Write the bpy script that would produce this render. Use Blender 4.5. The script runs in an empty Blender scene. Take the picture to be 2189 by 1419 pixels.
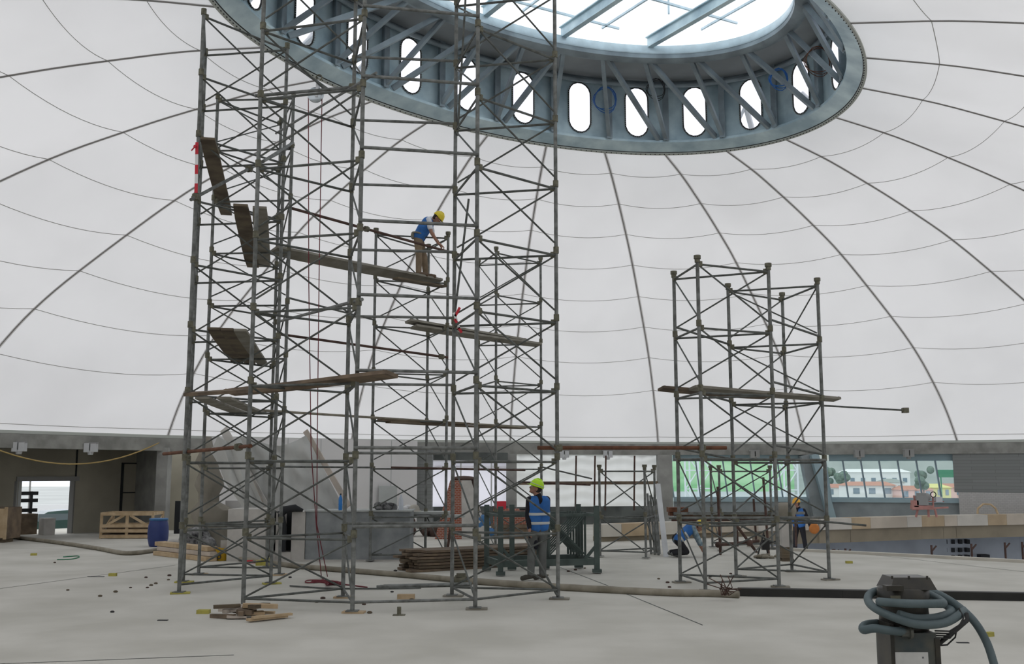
import bpy, bmesh, math, random
from mathutils import Vector, Matrix
random.seed(7)
C = bpy.context.scene.collection
SC = bpy.context.scene

# ------------------------------------------------------------------ camera
HC = 1.88                       # eye height
F = 2195.0                      # focal length in pixels of the 2189 wide frame
PITCH = math.atan((1010-709.5)/F)
cam = bpy.data.cameras.new('camera'); cam.sensor_width = 36; cam.lens = 36*F/2189
cam.clip_end = 2000
camo = bpy.data.objects.new('camera', cam); C.objects.link(camo)
camo.location = (0, 0, HC); camo.rotation_euler = (math.pi/2+PITCH, 0, 0)
SC.camera = camo
# ------------------------------------------------------------------ daylight (overcast sky)
w = bpy.data.worlds.new('world'); SC.world = w; w.use_nodes = True
nt = w.node_tree; nt.nodes.clear()
wo = nt.nodes.new('ShaderNodeOutputWorld'); bg = nt.nodes.new('ShaderNodeBackground')
tc = nt.nodes.new('ShaderNodeTexCoord'); sx = nt.nodes.new('ShaderNodeSeparateXYZ'); cr = nt.nodes.new('ShaderNodeValToRGB')
nt.links.new(tc.outputs['Generated'], sx.inputs[0]); nt.links.new(sx.outputs['Z'], cr.inputs[0])
cr.color_ramp.elements[0].position = 0.0; cr.color_ramp.elements[0].color = (0.86, 0.90, 1.0, 1)
cr.color_ramp.elements[1].position = 0.6; cr.color_ramp.elements[1].color = (0.96, 0.98, 1.0, 1)
nt.links.new(cr.outputs[0], bg.inputs[0]); bg.inputs[1].default_value = 1.45
nt.links.new(bg.outputs[0], wo.inputs[0])
SC.view_settings.view_transform = 'Standard'; SC.view_settings.look = 'None'
SC.view_settings.exposure = 0.0; SC.view_settings.gamma = 1.0; SC.view_settings.use_curve_mapping = False

# ------------------------------------------------------------------ geometry of the place from the photograph's perspective
cp, sp = math.cos(PITCH), math.sin(PITCH)
def ray(px, py):
    u = (px-1094.5)/F; v = -(py-709.5)/F
    return Vector((u, cp-v*sp, sp+v*cp))
def at(px, py, D):              # the point at depth D (metres ahead)
    r = ray(px, py); q = r*(D/r.y); return Vector((q.x, q.y, q.z+HC))
def fl(px, py, z=0.0):          # the point at height z
    r = ray(px, py); q = r*((z-HC)/r.z); return Vector((q.x, q.y, z))

# ------------------------------------------------------------------ materials
M = {}
def mat(name, col, rough=0.7, metal=0.0, var=0.0, scale=3.0, bump=0.0, col2=None, spec=0.4, detail=6, stretch=None):
    m = bpy.data.materials.new(name); m.use_nodes = True; n = m.node_tree; b = n.nodes['Principled BSDF']
    b.inputs['Roughness'].default_value = rough; b.inputs['Metallic'].default_value = metal
    b.inputs['Specular IOR Level'].default_value = spec
    b.inputs['Base Color'].default_value = (*col, 1)
    if var or col2 or bump:
        t = n.nodes.new('ShaderNodeTexCoord'); mp = n.nodes.new('ShaderNodeMapping'); no = n.nodes.new('ShaderNodeTexNoise')
        if stretch: mp.inputs['Scale'].default_value = stretch
        n.links.new(t.outputs['Object'], mp.inputs[0]); n.links.new(mp.outputs[0], no.inputs['Vector'])
        no.inputs['Scale'].default_value = scale; no.inputs['Detail'].default_value = detail
        r = n.nodes.new('ShaderNodeValToRGB')
        c2 = col2 if col2 else tuple(min(1, c*(1+var)) for c in col); c1 = col if col2 else tuple(c*(1-var) for c in col)
        r.color_ramp.elements[0].position = 0.35; r.color_ramp.elements[1].position = 0.65
        r.color_ramp.elements[0].color = (*c1, 1); r.color_ramp.elements[1].color = (*c2, 1)
        n.links.new(no.outputs[0], r.inputs[0]); n.links.new(r.outputs[0], b.inputs['Base Color'])
        if bump:
            bu = n.nodes.new('ShaderNodeBump'); bu.inputs['Strength'].default_value = bump; bu.inputs['Distance'].default_value = 0.02
            n.links.new(no.outputs[0], bu.inputs['Height']); n.links.new(bu.outputs[0], b.inputs['Normal'])
    M[name] = m; return m
def brick(name, c1, c2, mortar, scale, bw=0.5, rh=0.25, ms=0.02):
    m = mat(name, c1, 0.85); n = m.node_tree; b = n.nodes['Principled BSDF']
    t = n.nodes.new('ShaderNodeTexCoord'); mp = n.nodes.new('ShaderNodeMapping'); mp.inputs['Rotation'].default_value = (math.pi/2, 0, 0)
    k = n.nodes.new('ShaderNodeTexBrick')
    n.links.new(t.outputs['Object'], mp.inputs[0]); n.links.new(mp.outputs[0], k.inputs['Vector'])
    k.inputs['Color1'].default_value = (*c1, 1); k.inputs['Color2'].default_value = (*c2, 1); k.inputs['Mortar'].default_value = (*mortar, 1)
    k.inputs['Scale'].default_value = scale; k.inputs['Brick Width'].default_value = bw; k.inputs['Row Height'].default_value = rh; k.inputs['Mortar Size'].default_value = ms
    n.links.new(k.outputs['Color'], b.inputs['Base Color']); return m
def cloth_light(name, col, f=0.5, var=0.0):       # a sheet that lets daylight through
    m = bpy.data.materials.new(name); m.use_nodes = True; n = m.node_tree; n.nodes.clear()
    o = n.nodes.new('ShaderNodeOutputMaterial'); d = n.nodes.new('ShaderNodeBsdfDiffuse'); t = n.nodes.new('ShaderNodeBsdfTranslucent'); x = n.nodes.new('ShaderNodeMixShader')
    d.inputs[0].default_value = (*col, 1); t.inputs[0].default_value = (*col, 1); x.inputs[0].default_value = f
    if var:
        tc_ = n.nodes.new('ShaderNodeTexCoord'); no = n.nodes.new('ShaderNodeTexNoise'); no.inputs['Scale'].default_value = 0.35; no.inputs['Detail'].default_value = 3
        r = n.nodes.new('ShaderNodeValToRGB'); r.color_ramp.elements[0].position = 0.3; r.color_ramp.elements[1].position = 0.6
        r.color_ramp.elements[0].color = tuple(c*(1-var) for c in col)+(1,); r.color_ramp.elements[1].color = (*col, 1)
        n.links.new(tc_.outputs['Object'], no.inputs['Vector']); n.links.new(no.outputs[0], r.inputs[0])
        n.links.new(r.outputs[0], t.inputs[0])
    n.links.new(d.outputs[0], x.inputs[1]); n.links.new(t.outputs[0], x.inputs[2]); n.links.new(x.outputs[0], o.inputs[0])
    M[name] = m; return m
def glass(name, col=(1, 1, 1), k=0.1):
    m = bpy.data.materials.new(name); m.use_nodes = True; n = m.node_tree; n.nodes.clear()
    o = n.nodes.new('ShaderNodeOutputMaterial'); d = n.nodes.new('ShaderNodeBsdfTransparent'); t = n.nodes.new('ShaderNodeBsdfGlossy'); x = n.nodes.new('ShaderNodeMixShader')
    d.inputs[0].default_value = (*col, 1); t.inputs['Roughness'].default_value = 0.05; x.inputs[0].default_value = k
    n.links.new(d.outputs[0], x.inputs[1]); n.links.new(t.outputs[0], x.inputs[2]); n.links.new(x.outputs[0], o.inputs[0])
    M[name] = m; return m
mat('concrete_floor', (0.485, 0.472, 0.422), 0.85, var=0.0, col2=(0.60, 0.585, 0.535), scale=0.7, bump=0.2, detail=10)
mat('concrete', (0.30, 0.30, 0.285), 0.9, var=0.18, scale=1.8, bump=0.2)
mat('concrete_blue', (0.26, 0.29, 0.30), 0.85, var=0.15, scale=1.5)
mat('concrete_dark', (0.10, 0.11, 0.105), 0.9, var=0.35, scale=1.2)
mat('beam_concrete', (0.27, 0.27, 0.25), 0.9, var=0.2, scale=2.5)
mat('tent_seam', (0.46, 0.45, 0.43), 0.9)
mat('rib_cable', (0.30, 0.29, 0.28), 0.9)
cloth_light('tent_fabric', (0.83, 0.815, 0.81), 0.5, 0.10)
cloth_light('tent_pocket', (0.80, 0.785, 0.78), 0.48)
cloth_light('plastic_sheet', (0.86, 0.87, 0.85), 0.55, 0.15)
cloth_light('window_film', (0.90, 0.88, 0.95), 0.85)
mat('ring_steel', (0.40, 0.53, 0.60), 0.45, 0.25, col2=(0.70, 0.84, 0.88), scale=1.3, detail=5)
mat('ring_dark', (0.27, 0.32, 0.35), 0.5, 0.25, var=0.25, scale=1.5)
mat('ring_curb', (0.62, 0.74, 0.80), 0.4, 0.3, var=0.1)
mat('soffit', (0.32, 0.34, 0.35), 0.7, 0.1, var=0.15, scale=0.6)
mat('rubber', (0.03, 0.03, 0.03), 0.7)
mat('lip_metal', (0.50, 0.52, 0.48), 0.6, 0.3)
mat('tube', (0.115, 0.12, 0.112), 0.6, 0.2, col2=(0.225, 0.235, 0.225), scale=9, detail=3)
mat('tube_thin', (0.075, 0.08, 0.073), 0.6, 0.2, col2=(0.14, 0.15, 0.14), scale=7, detail=3)
mat('coupler', (0.15, 0.145, 0.105), 0.7, 0.2, var=0.25, scale=20)
mat('rust', (0.13, 0.055, 0.03), 0.85, var=0.3, scale=6)
mat('rust_dark', (0.085, 0.05, 0.04), 0.85, var=0.3, scale=6)
mat('orange_rust', (0.32, 0.13, 0.04), 0.85, var=0.3, scale=6)
mat('plank', (0.085, 0.065, 0.045), 0.85, var=0.0, col2=(0.17, 0.135, 0.09), scale=3, stretch=(1, 1, 8))
mat('plank_grey', (0.20, 0.185, 0.15), 0.85, col2=(0.29, 0.275, 0.235), scale=3)
mat('plank_brown', (0.10, 0.078, 0.058), 0.85, col2=(0.22, 0.162, 0.11), scale=3)
mat('new_wood', (0.40, 0.29, 0.17), 0.8, col2=(0.55, 0.42, 0.27), scale=4)
mat('board_pale', (0.50, 0.44, 0.38), 0.8, var=0.12, scale=3)
mat('yellow_wood', (0.42, 0.38, 0.09), 0.8, var=0.15, scale=8)
mat('tarp', (0.52, 0.525, 0.505), 0.75, var=0.08, scale=1.5)
mat('tarp_brown', (0.25, 0.23, 0.19), 0.85, var=0.15, scale=2)
mat('white_wall', (0.68, 0.67, 0.665), 0.8, var=0.03, scale=1)
mat('plaster', (0.50, 0.48, 0.45), 0.85, var=0.12, scale=3)
mat('panel_grey', (0.20, 0.218, 0.225), 0.7, col2=(0.32, 0.338, 0.345), scale=2.5, detail=8)
mat('panel_light', (0.42, 0.44, 0.43), 0.7, var=0.05)
mat('dark_gap', (0.025, 0.027, 0.03), 0.9)
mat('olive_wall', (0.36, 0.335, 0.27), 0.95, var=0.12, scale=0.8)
mat('rack_green', (0.075, 0.10, 0.092), 0.6, 0.1, var=0.2, scale=4)
mat('drum_blue', (0.035, 0.055, 0.19), 0.45, var=0.1)
mat('pipe_tan', (0.21, 0.19, 0.145), 0.8, col2=(0.33, 0.30, 0.24), scale=4)
mat('hose_black', (0.022, 0.022, 0.02), 0.6, var=0.2)
mat('hose_grey', (0.085, 0.12, 0.13), 0.55, col2=(0.125, 0.165, 0.175), scale=6)
mat('vac_black', (0.018, 0.02, 0.02), 0.35, col2=(0.05, 0.045, 0.035), scale=5)
mat('vac_body', (0.05, 0.065, 0.07), 0.45, col2=(0.12, 0.115, 0.09), scale=4)
mat('sticker', (0.60, 0.60, 0.58), 0.6, var=0.08, scale=8)
mat('sticker_ink', (0.16, 0.16, 0.17), 0.7)
mat('rope_red', (0.17, 0.035, 0.045), 0.85)
mat('rope_tan', (0.42, 0.30, 0.12), 0.85)
mat('tape_red', (0.60, 0.03, 0.05), 0.6)
mat('white', (0.80, 0.80, 0.80), 0.6)
mat('chrome', (0.6, 0.66, 0.7), 0.25, 0.8)
mat('aluminium', (0.62, 0.64, 0.66), 0.4, 0.5, var=0.08)
mat('yellow_bucket', (0.62, 0.38, 0.02), 0.5)
mat('bucket_blue', (0.05, 0.16, 0.35), 0.5)
mat('bottle_blue', (0.03, 0.22, 0.62), 0.25)
mat('clear_plastic', (0.62, 0.66, 0.72), 0.2)
mat('black_cloth', (0.018, 0.018, 0.02), 0.9, col2=(0.3, 0.3, 0.3), scale=9)
mat('brown_heap', (0.08, 0.05, 0.035), 0.95, col2=(0.17, 0.12, 0.09), scale=3)
mat('green_car', (0.045, 0.085, 0.075), 0.2, 0.3)
mat('car_glass', (0.12, 0.15, 0.16), 0.1)
mat('lamp_body', (0.55, 0.56, 0.57), 0.5, 0.2)
mat('lamp_dark', (0.28, 0.28, 0.27), 0.6)
mat('frame_blue', (0.30, 0.40, 0.44), 0.5, 0.2, var=0.06, scale=1)
mat('mullion', (0.20, 0.26, 0.30), 0.5)
mat('grass', (0.15, 0.36, 0.15), 0.95, col2=(0.34, 0.52, 0.30), scale=0.12)
mat('hill', (0.26, 0.29, 0.26), 0.95, col2=(0.36, 0.38, 0.35), scale=0.05)
mat('ground_out', (0.45, 0.47, 0.46), 0.95, var=0.1, scale=0.05)
mat('house_white', (0.80, 0.78, 0.74), 0.9)
mat('house_pink', (0.72, 0.45, 0.38), 0.9)
mat('house_yellow', (0.68, 0.63, 0.25), 0.9)
mat('roof_tile', (0.50, 0.25, 0.18), 0.9)
mat('tree', (0.15, 0.20, 0.16), 0.95, var=0.3, scale=1)
mat('stone_light', (0.55, 0.52, 0.46), 0.8, var=0.06, scale=2)
mat('stone_tan', (0.44, 0.34, 0.22), 0.8, var=0.1, scale=2)
mat('stone_mid', (0.50, 0.44, 0.36), 0.8, var=0.08, scale=2)
mat('stone_under_shade', (0.25, 0.215, 0.155), 0.85, var=0.15, scale=1)  # bench stone with the shade of its underside put into the colour
mat('pit_wall', (0.36, 0.39, 0.43), 0.9, var=0.1, scale=1.2)
mat('skin', (0.36, 0.19, 0.13), 0.6)
mat('hair', (0.03, 0.02, 0.018), 0.8)
mat('vest_blue', (0.03, 0.14, 0.42), 0.75, var=0.15, scale=6)
mat('reflective', (0.55, 0.57, 0.56), 0.5)
mat('shirt_black', (0.012, 0.012, 0.018), 0.9)
mat('shirt_white', (0.75, 0.77, 0.82), 0.85)
mat('shirt_check', (0.12, 0.19, 0.24), 0.85, col2=(0.30, 0.38, 0.42), scale=14)
mat('trousers_grey', (0.16, 0.17, 0.165), 0.9, col2=(0.09, 0.09, 0.085), scale=3)
mat('trousers_khaki', (0.24, 0.18, 0.12), 0.9, var=0.2, scale=6)
mat('trousers_black', (0.02, 0.02, 0.024), 0.9)
mat('boot', (0.06, 0.055, 0.045), 0.8)
mat('boot_brown', (0.15, 0.105, 0.075), 0.85)
mat('helmet_lime', (0.50, 0.85, 0.02), 0.35)
mat('helmet_yellow', (0.75, 0.58, 0.03), 0.4)
mat('helmet_orange', (0.80, 0.42, 0.04), 0.4)
mat('eye_white', (0.7, 0.7, 0.7), 0.3)
mat('orange_bag', (0.48, 0.17, 0.04), 0.8, var=0.2)
mat('cable_blue', (0.02, 0.13, 0.42), 0.5)
mat('hose_green', (0.05, 0.22, 0.12), 0.6)
mat('machine_red', (0.45, 0.22, 0.19), 0.7, var=0.2)
mat('rubble', (0.09, 0.06, 0.05), 0.95)
glass('ring_glass', (0.98, 0.97, 1.0), 0.04)
glass('sky_glass', (0.96, 0.99, 1.0), 0.05)
glass('blue_glass', (0.80, 0.93, 0.96), 0.12)
brick('brick_white', (0.47, 0.46, 0.45), (0.43, 0.42, 0.41), (0.36, 0.35, 0.34), 4)
brick('brick_red', (0.33, 0.10, 0.06), (0.26, 0.075, 0.045), (0.42, 0.38, 0.33), 5)
brick('formwork', (0.20, 0.21, 0.205), (0.23, 0.24, 0.235), (0.15, 0.155, 0.15), 2.2, 3.0, 0.25, 0.012)

# ------------------------------------------------------------------ mesh builder
def frame(d):
    d = d.normalized(); a = Vector((0, 0, 1)) if abs(d.z) < 0.9 else Vector((1, 0, 0))
    x = d.cross(a).normalized(); return x, d.cross(x).normalized()
def V(*a): return Vector(a)
class MB:
    def __init__(s): s.v = []; s.f = []
    def add(s, vs, fs):
        o = len(s.v); s.v += [Vector(q) for q in vs]; s.f += [tuple(i+o for i in q) for q in fs]; return s
    def box(s, c, size, rz=0, ax=None):
        c = Vector(c); hx, hy, hz = [q/2 for q in size]
        if ax is None: ax = (V(math.cos(rz), math.sin(rz), 0), V(-math.sin(rz), math.cos(rz), 0), V(0, 0, 1))
        vs = [c+ax[0]*(i*hx)+ax[1]*(j*hy)+ax[2]*(k*hz) for k in (-1, 1) for j in (-1, 1) for i in (-1, 1)]
        return s.add(vs, [(0, 2, 3, 1), (4, 5, 7, 6), (0, 1, 5, 4), (2, 6, 7, 3), (0, 4, 6, 2), (1, 3, 7, 5)])
    def beam(s, a, b, w_, h, up=V(0, 0, 1)):       # rectangular bar from a to b
        a = Vector(a); b = Vector(b); d = (b-a); L = d.length; d.normalize()
        side = d.cross(up); side = side.normalized() if side.length > 1e-4 else V(1, 0, 0)
        u = side.cross(d).normalized()
        return s.box((a+b)/2, (L, w_, h), ax=(d, side, u))
    def tube(s, a, b, r, n=8, r2=None, cap=True):
        a = Vector(a); b = Vector(b); r2 = r if r2 is None else r2; x, y = frame(b-a); vs = []
        for p, q in ((a, r), (b, r2)):
            for i in range(n):
                t = 2*math.pi*i/n; vs.append(p+x*(q*math.cos(t))+y*(q*math.sin(t)))
        fs = [(i, (i+1) % n, n+(i+1) % n, n+i) for i in range(n)]
        if cap: fs += [tuple(range(n-1, -1, -1)), tuple(range(n, 2*n))]
        return s.add(vs, fs)
    def path(s, pts, r, n=8, closed=False):
        pts = [Vector(p) for p in pts]; m = len(pts); vs = []; x = None
        for i, p in enumerate(pts):
            d = (pts[(i+1) % m]-pts[i-1]) if (closed or 0 < i < m-1) else (pts[1]-pts[0] if i == 0 else pts[-1]-pts[-2])
            d = d.normalized()
            if x is None: x, y = frame(d)
            else:
                x = (x-d*x.dot(d)); x = x.normalized() if x.length > 1e-6 else frame(d)[0]; y = d.cross(x)
            q = r[i] if isinstance(r, (list, tuple)) else r
            for k in range(n):
                t = 2*math.pi*k/n; vs.append(p+x*(q*math.cos(t))+y*(q*math.sin(t)))
        fs = []
        for i in range(m if closed else m-1):
            j = (i+1) % m
            for k in range(n): fs.append((i*n+k, i*n+(k+1) % n, j*n+(k+1) % n, j*n+k))
        if not closed: fs += [tuple(range(n-1, -1, -1)), tuple((m-1)*n+k for k in range(n))]
        return s.add(vs, fs)
    def lathe(s, c, prof, n=24, ax=V(0, 0, 1), scale=(1, 1)):
        c = Vector(c); x, y = frame(ax); ax = ax.normalized(); vs = []; m = len(prof)
        for r, z in prof:
            for k in range(n):
                t = 2*math.pi*k/n; vs.append(c+ax*z+x*(r*math.cos(t)*scale[0])+y*(r*math.sin(t)*scale[1]))
        fs = [(i*n+k, i*n+(k+1) % n, (i+1)*n+(k+1) % n, (i+1)*n+k) for i in range(m-1) for k in range(n)]
        fs += [tuple(range(n-1, -1, -1)), tuple((m-1)*n+k for k in range(n))]
        return s.add(vs, fs)
    def grid(s, rows, closed=False):
        a, b = len(rows), len(rows[0]); vs = [q for r in rows for q in r]
        fs = [(i*b+j, i*b+(j+1) % b, (i+1)*b+(j+1) % b, (i+1)*b+j) for i in range(a-1) for j in range(b if closed else b-1)]
        return s.add(vs, fs)
    def ball(s, c, r, n=12, m=8, ax=None):
        c = Vector(c); r = r if isinstance(r, (tuple, list)) else (r, r, r); ax = ax or (V(1, 0, 0), V(0, 1, 0), V(0, 0, 1)); vs = []
        for i in range(1, m):
            p = math.pi*i/m
            for k in range(n):
                t = 2*math.pi*k/n; vs.append(c+ax[0]*(r[0]*math.sin(p)*math.cos(t))+ax[1]*(r[1]*math.sin(p)*math.sin(t))+ax[2]*(r[2]*math.cos(p)))
        vs += [c+ax[2]*r[2], c-ax[2]*r[2]]; T = len(vs)-2
        fs = [(i*n+k, (i+1)*n+k, (i+1)*n+(k+1) % n, i*n+(k+1) % n) for i in range(m-2) for k in range(n)]
        fs += [(T, k, (k+1) % n) for k in range(n)]+[(T+1, (m-2)*n+(k+1) % n, (m-2)*n+k) for k in range(n)]
        return s.add(vs, fs)
    def cap(s, a, ra, b, rb=None, n=12):           # tapered limb with round ends
        rb = ra if rb is None else rb; a = Vector(a); b = Vector(b)
        s.ball(a, ra, n, 8); s.ball(b, rb, n, 8)
        if (b-a).length > 1e-4: s.tube(a, b, ra, n, rb)
        return s
    def build(s, name, m, parent=None, smooth=False, sharp=None, loc=None):
        me = bpy.data.meshes.new(name); base = root_loc(parent) if parent is not None else (Vector(loc) if loc is not None else None)
        if base is None:
            xs = [q.x for q in s.v]; ys = [q.y for q in s.v]; zs = [q.z for q in s.v]
            base = V((min(xs)+max(xs))/2, (min(ys)+max(ys))/2, min(zs))
        me.from_pydata([q-base for q in s.v], [], s.f); me.materials.append(M[m])
        b = bmesh.new(); b.from_mesh(me); bmesh.ops.recalc_face_normals(b, faces=b.faces)
        for f_ in b.faces: f_.smooth = smooth
        if smooth:
            for e in b.edges:
                if len(e.link_faces) == 2 and e.calc_face_angle(0) > 0.9: e.smooth = False
        b.to_mesh(me); b.free()
        o = bpy.data.objects.new(name, me); C.objects.link(o)
        if parent is None: o.location = base
        else: o.parent = parent
        return o
def root_loc(o):
    while o.parent: o = o.parent
    return Vector(o.location)
def thing(name, label, cat, loc, group=None):
    o = bpy.data.objects.new(name, None); C.objects.link(o); o.location = loc; o.empty_display_size = 0.2
    return tag(o, label, cat, group)
def tag(o, label=None, cat=None, group=None, kind=None):
    if label: o['label'] = label
    if cat: o['category'] = cat
    if group: o['group'] = group
    if kind: o['kind'] = kind
    return o
def struct(o, label=None, cat='structure'):
    o['kind'] = 'structure'
    if label: o['label'] = label; o['category'] = cat
    return o
def remesh(o, vs, smooth=3):
    m = o.modifiers.new('surface', 'REMESH'); m.mode = 'VOXEL'; m.voxel_size = vs; m.use_smooth_shade = True
    k = o.modifiers.new('soften', 'SMOOTH'); k.iterations = smooth; k.factor = 0.5
    return o

# ------------------------------------------------------------------ plan of the building
EC = V(1.34, 22.46, 0); EA = 8.83; EB = 5.62
e1 = V(math.cos(math.radians(-135.7)), math.sin(math.radians(-135.7)), 0)
e2 = V(math.cos(math.radians(-45.7)), math.sin(math.radians(-45.7)), 0)
PH = {-7: -37.5, -6: -53.7, -5: -68.5, -4: -80.5, -3: -93.5, -2: -106.2, -1: -119.3, 0: -132.8, 1: -147.6, 2: -164.1, 3: -182.5, 4: -202.5, 5: -220.8, 6: -235.6, 7: -250.0}
for i in range(1, 10): PH[7+i] = -250.0-14.75*i
NR = 24
def ell(phi, dr=0.0, z=0.0):
    p = math.radians(phi); q = EC+e1*(EA*math.cos(p))+e2*(EB*math.sin(p))
    n = (e1*(EB*math.cos(p))+e2*(EA*math.sin(p))).normalized()
    return V(q.x+n.x*dr, q.y+n.y*dr, z)
RZ = 9.5+HC                      # height of the lower edge of the steel ring
HB = 1.09+HC                     # height where the membrane meets the perimeter beam
FEET = {-7: (-18.2, 9.0), -6: (-19.6, 15.2), -5: (-18.0, 21.6), -4: (-14.9, 27.0), -3: (-10.8, 32.3), -2: (-5.6, 36.0), -1: (-.07, 37.8), 0: (5.58, 39.4), 1: (11.1, 39.2), 2: (16.15, 37.4),
        3: (21.0, 34.8), 4: (24.6, 30.0), 5: (25.4, 24.0), 6: (25.4, 18.0), 7: (23.0, 11.5), 8: (19.5, 5.5), 9: (14.5, 1.0), 10: (9.0, -2.5), 11: (3.0, -4.5), 12: (-3.0, -4.8), 13: (-8.5, -3.0), 14: (-12.5, -0.5), 15: (-15.5, 2.5), 16: (-17.2, 5.5)}
def lerp(a, b, t): return a+(b-a)*t
TT = [0, .11, .27, .42, .5, .625, .74, .82, .9, .96, 1]; DD = [0, .047, .145, .25, .32, .44, .555, .65, .775, .885, 1]
def interp(t, X, Y):
    for i in range(len(X)-1):
        if t <= X[i+1]: return lerp(Y[i], Y[i+1], (t-X[i])/(X[i+1]-X[i]))
    return Y[-1]
# smooth profile, resampled by arc length
prof = [(t/60, interp(t/60, TT, DD)) for t in range(61)]
for _ in range(5): prof = [prof[0]]+[(prof[i][0], (prof[i-1][1]+2*prof[i][1]+prof[i+1][1])/4) for i in range(1, 60)]+[prof[60]]
def ribpts(k, n=40):
    G = ell(PH[k], 0.0, RZ); Fp = V(*FEET[k], HB)
    P = [V(lerp(G.x, Fp.x, t), lerp(G.y, Fp.y, t), lerp(G.z, Fp.z, d)) for t, d in prof]
    L = [0]
    for a, b in zip(P, P[1:]): L.append(L[-1]+(b-a).length)
    out = []
    for i in range(n+1):
        s = L[-1]*i/n; j = 0
        while j < 59 and L[j+1] < s: j += 1
        out.append(P[j].lerp(P[j+1], min(1, max(0, (s-L[j])/(L[j+1]-L[j])))))
    return out, L[-1]
KS = list(range(-7, 17)); NV = 40; NU = 10
ribs = {k: ribpts(k, NV)[0] for k in KS}
def nxt(k): return k+1 if k < 16 else -7
def panel_pt(k, i, s):
    a, b = ribs[k][i], ribs[nxt(k)][i]; p = a.lerp(b, s)
    if s not in (0, 1):
        ph0, ph1 = PH[k], PH[nxt(k)]
        if ph1 > ph0: ph1 -= 360
        if i == 0: return ell(lerp(ph0, ph1, s), 0, RZ)
        w_ = (a-b).length; v = i/NV
        e = min(1, (1-v)/0.12)                       # flat where it is clamped to the beam
        bow = 4*s*(1-s)*w_*0.062*e*min(1, v/0.1)
        if v < 0.35:                                  # follows the round ring near the top
            q = ell(lerp(ph0, ph1, s), 0, 0); m = (ribs[k][0].lerp(ribs[nxt(k)][0], s)); c = (q-V(m.x, m.y, 0))*(1-v/0.35); p = p+c
        inw = V(EC.x-p.x, EC.y-p.y, 0).normalized()
        dn = (1-v)**.6
        p = p+inw*(bow*0.55*v)+V(0, 0, -bow*(0.5+0.5*dn))
    return p
tent = MB()
for k in KS:
    tent.grid([[panel_pt(k, i, j/NU) for j in range(NU+1)] for i in range(NV+1)])
to = tent.build('ceiling', 'tent_fabric', smooth=True, loc=(EC.x, EC.y, HB)); struct(to, 'white translucent membrane roof with dark ribs and curved seams around the oval skylight')
m_ = MB()
for k in KS:
    P = ribs[k]; off = 0.012
    m_.path([q+V(0, 0, -0.02) for q in P], 0.018, 6)
m_.build('rib_cable', 'rib_cable', to, smooth=True)
m_ = MB()
for k in KS:                                          # welded double pocket along each rib
    rows = []
    for i in range(NV+1):
        a = panel_pt(k, i, 0); l = panel_pt(KS[KS.index(k)-1], i, 0.94); r = panel_pt(k, i, 0.06)
        w_ = 0.055; inw = V(EC.x-a.x, EC.y-a.y, 0).normalized()*0.006+V(0, 0, -0.008)
        rows.append([a+(l-a).normalized()*w_+inw, a+inw, a+(r-a).normalized()*w_+inw])
    m_.grid(rows)
m_.build('fabric_pocket', 'tent_pocket', to, smooth=True)
NSEAM = 9.3
for s_ in range(1, 10):
    m_ = MB(); i = NV*(1-(s_-1+0.55)/NSEAM) if s_ > 1 else NV*(1-0.20/NSEAM)
    i0 = int(i); t = i-i0
    for k in KS:
        row = [panel_pt(k, i0, j/NU).lerp(panel_pt(k, min(NV, i0+1), j/NU), t)+V(0, 0, -0.012) for j in range(NU+1)]
        m_.path(row, 0.009, 4)
    m_.build('panel_seam', 'tent_seam', to, smooth=True)

# ------------------------------------------------------------------ steel ring and skylight
ring = thing('roof_ring', 'oval blue-grey galvanised steel ring with rounded windows holding the skylight, above the scaffold towers', 'roof ring', (EC.x, EC.y, RZ))
NE = 192
def loop(dr, z): return [ell(-360*i/NE, dr, z) for i in range(NE)]
def band(name, m, prof_, parent=ring, smooth=True):
    b = MB(); L_ = [loop(dr, z) for dr, z in prof_]; b.grid(L_, closed=True); return b.build(name, m, parent, smooth)
band('clamping_lip', 'lip_metal', [(0.03, RZ-0.06), (0.0, RZ-0.065), (-0.045, RZ-0.03), (-0.045, RZ+0.02), (0.03, RZ+0.02), (0.03, RZ-0.06)])
b = MB()
for i in range(0, 300):
    p = ell(-360*i/300, -0.02, RZ-0.035); q = ell(-360*i/300, -0.045, RZ-0.06); b.tube(p, q, 0.013, 6)
b.build('bolt_row', 'rubber', ring)['kind'] = 'stuff'
band('fascia', 'ring_steel', [(-0.02, RZ+0.02), (-0.30, RZ+0.27), (-0.42, RZ+0.27), (-0.42, RZ+0.20), (0.0, RZ-0.02)])
band('gutter_strip', 'rubber', [(-0.015, RZ+0.0), (-0.07, RZ+0.045), (-0.085, RZ+0.035), (-0.03, RZ-0.02)])
WT = RZ+2.06
IC = V(1.69, 22.47, 0); IA = 6.1; IB = 3.6; ia = math.radians(37-180)
i1 = V(math.cos(ia), math.sin(ia), 0); i2 = V(-math.sin(ia), math.cos(ia), 0)*1
def inn(phi, dr=0.0, z=0.0):          # inner oval, parameter matched to the direction of the outer one
    p = ell(phi)-EC; a = math.atan2(p.dot(i2)/IB, p.dot(i1)/IA)
    q = IC+i1*(IA*math.cos(a))+i2*(IB*math.sin(a)); n = (i1*(IB*math.cos(a))+i2*(IA*math.sin(a))).normalized()
    return V(q.x+n.x*dr, q.y+n.y*dr, z)
def iloop(dr, z): return [inn(-360*i/NE, dr, z) for i in range(NE)]
ZI = RZ+1.90
b = MB(); b.grid([loop(-0.22, WT), loop(-0.7, WT+0.02), iloop(0.9, ZI+0.22), iloop(0.42, ZI+0.12)], closed=True); b.build('soffit', 'soffit', ring, True)
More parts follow.
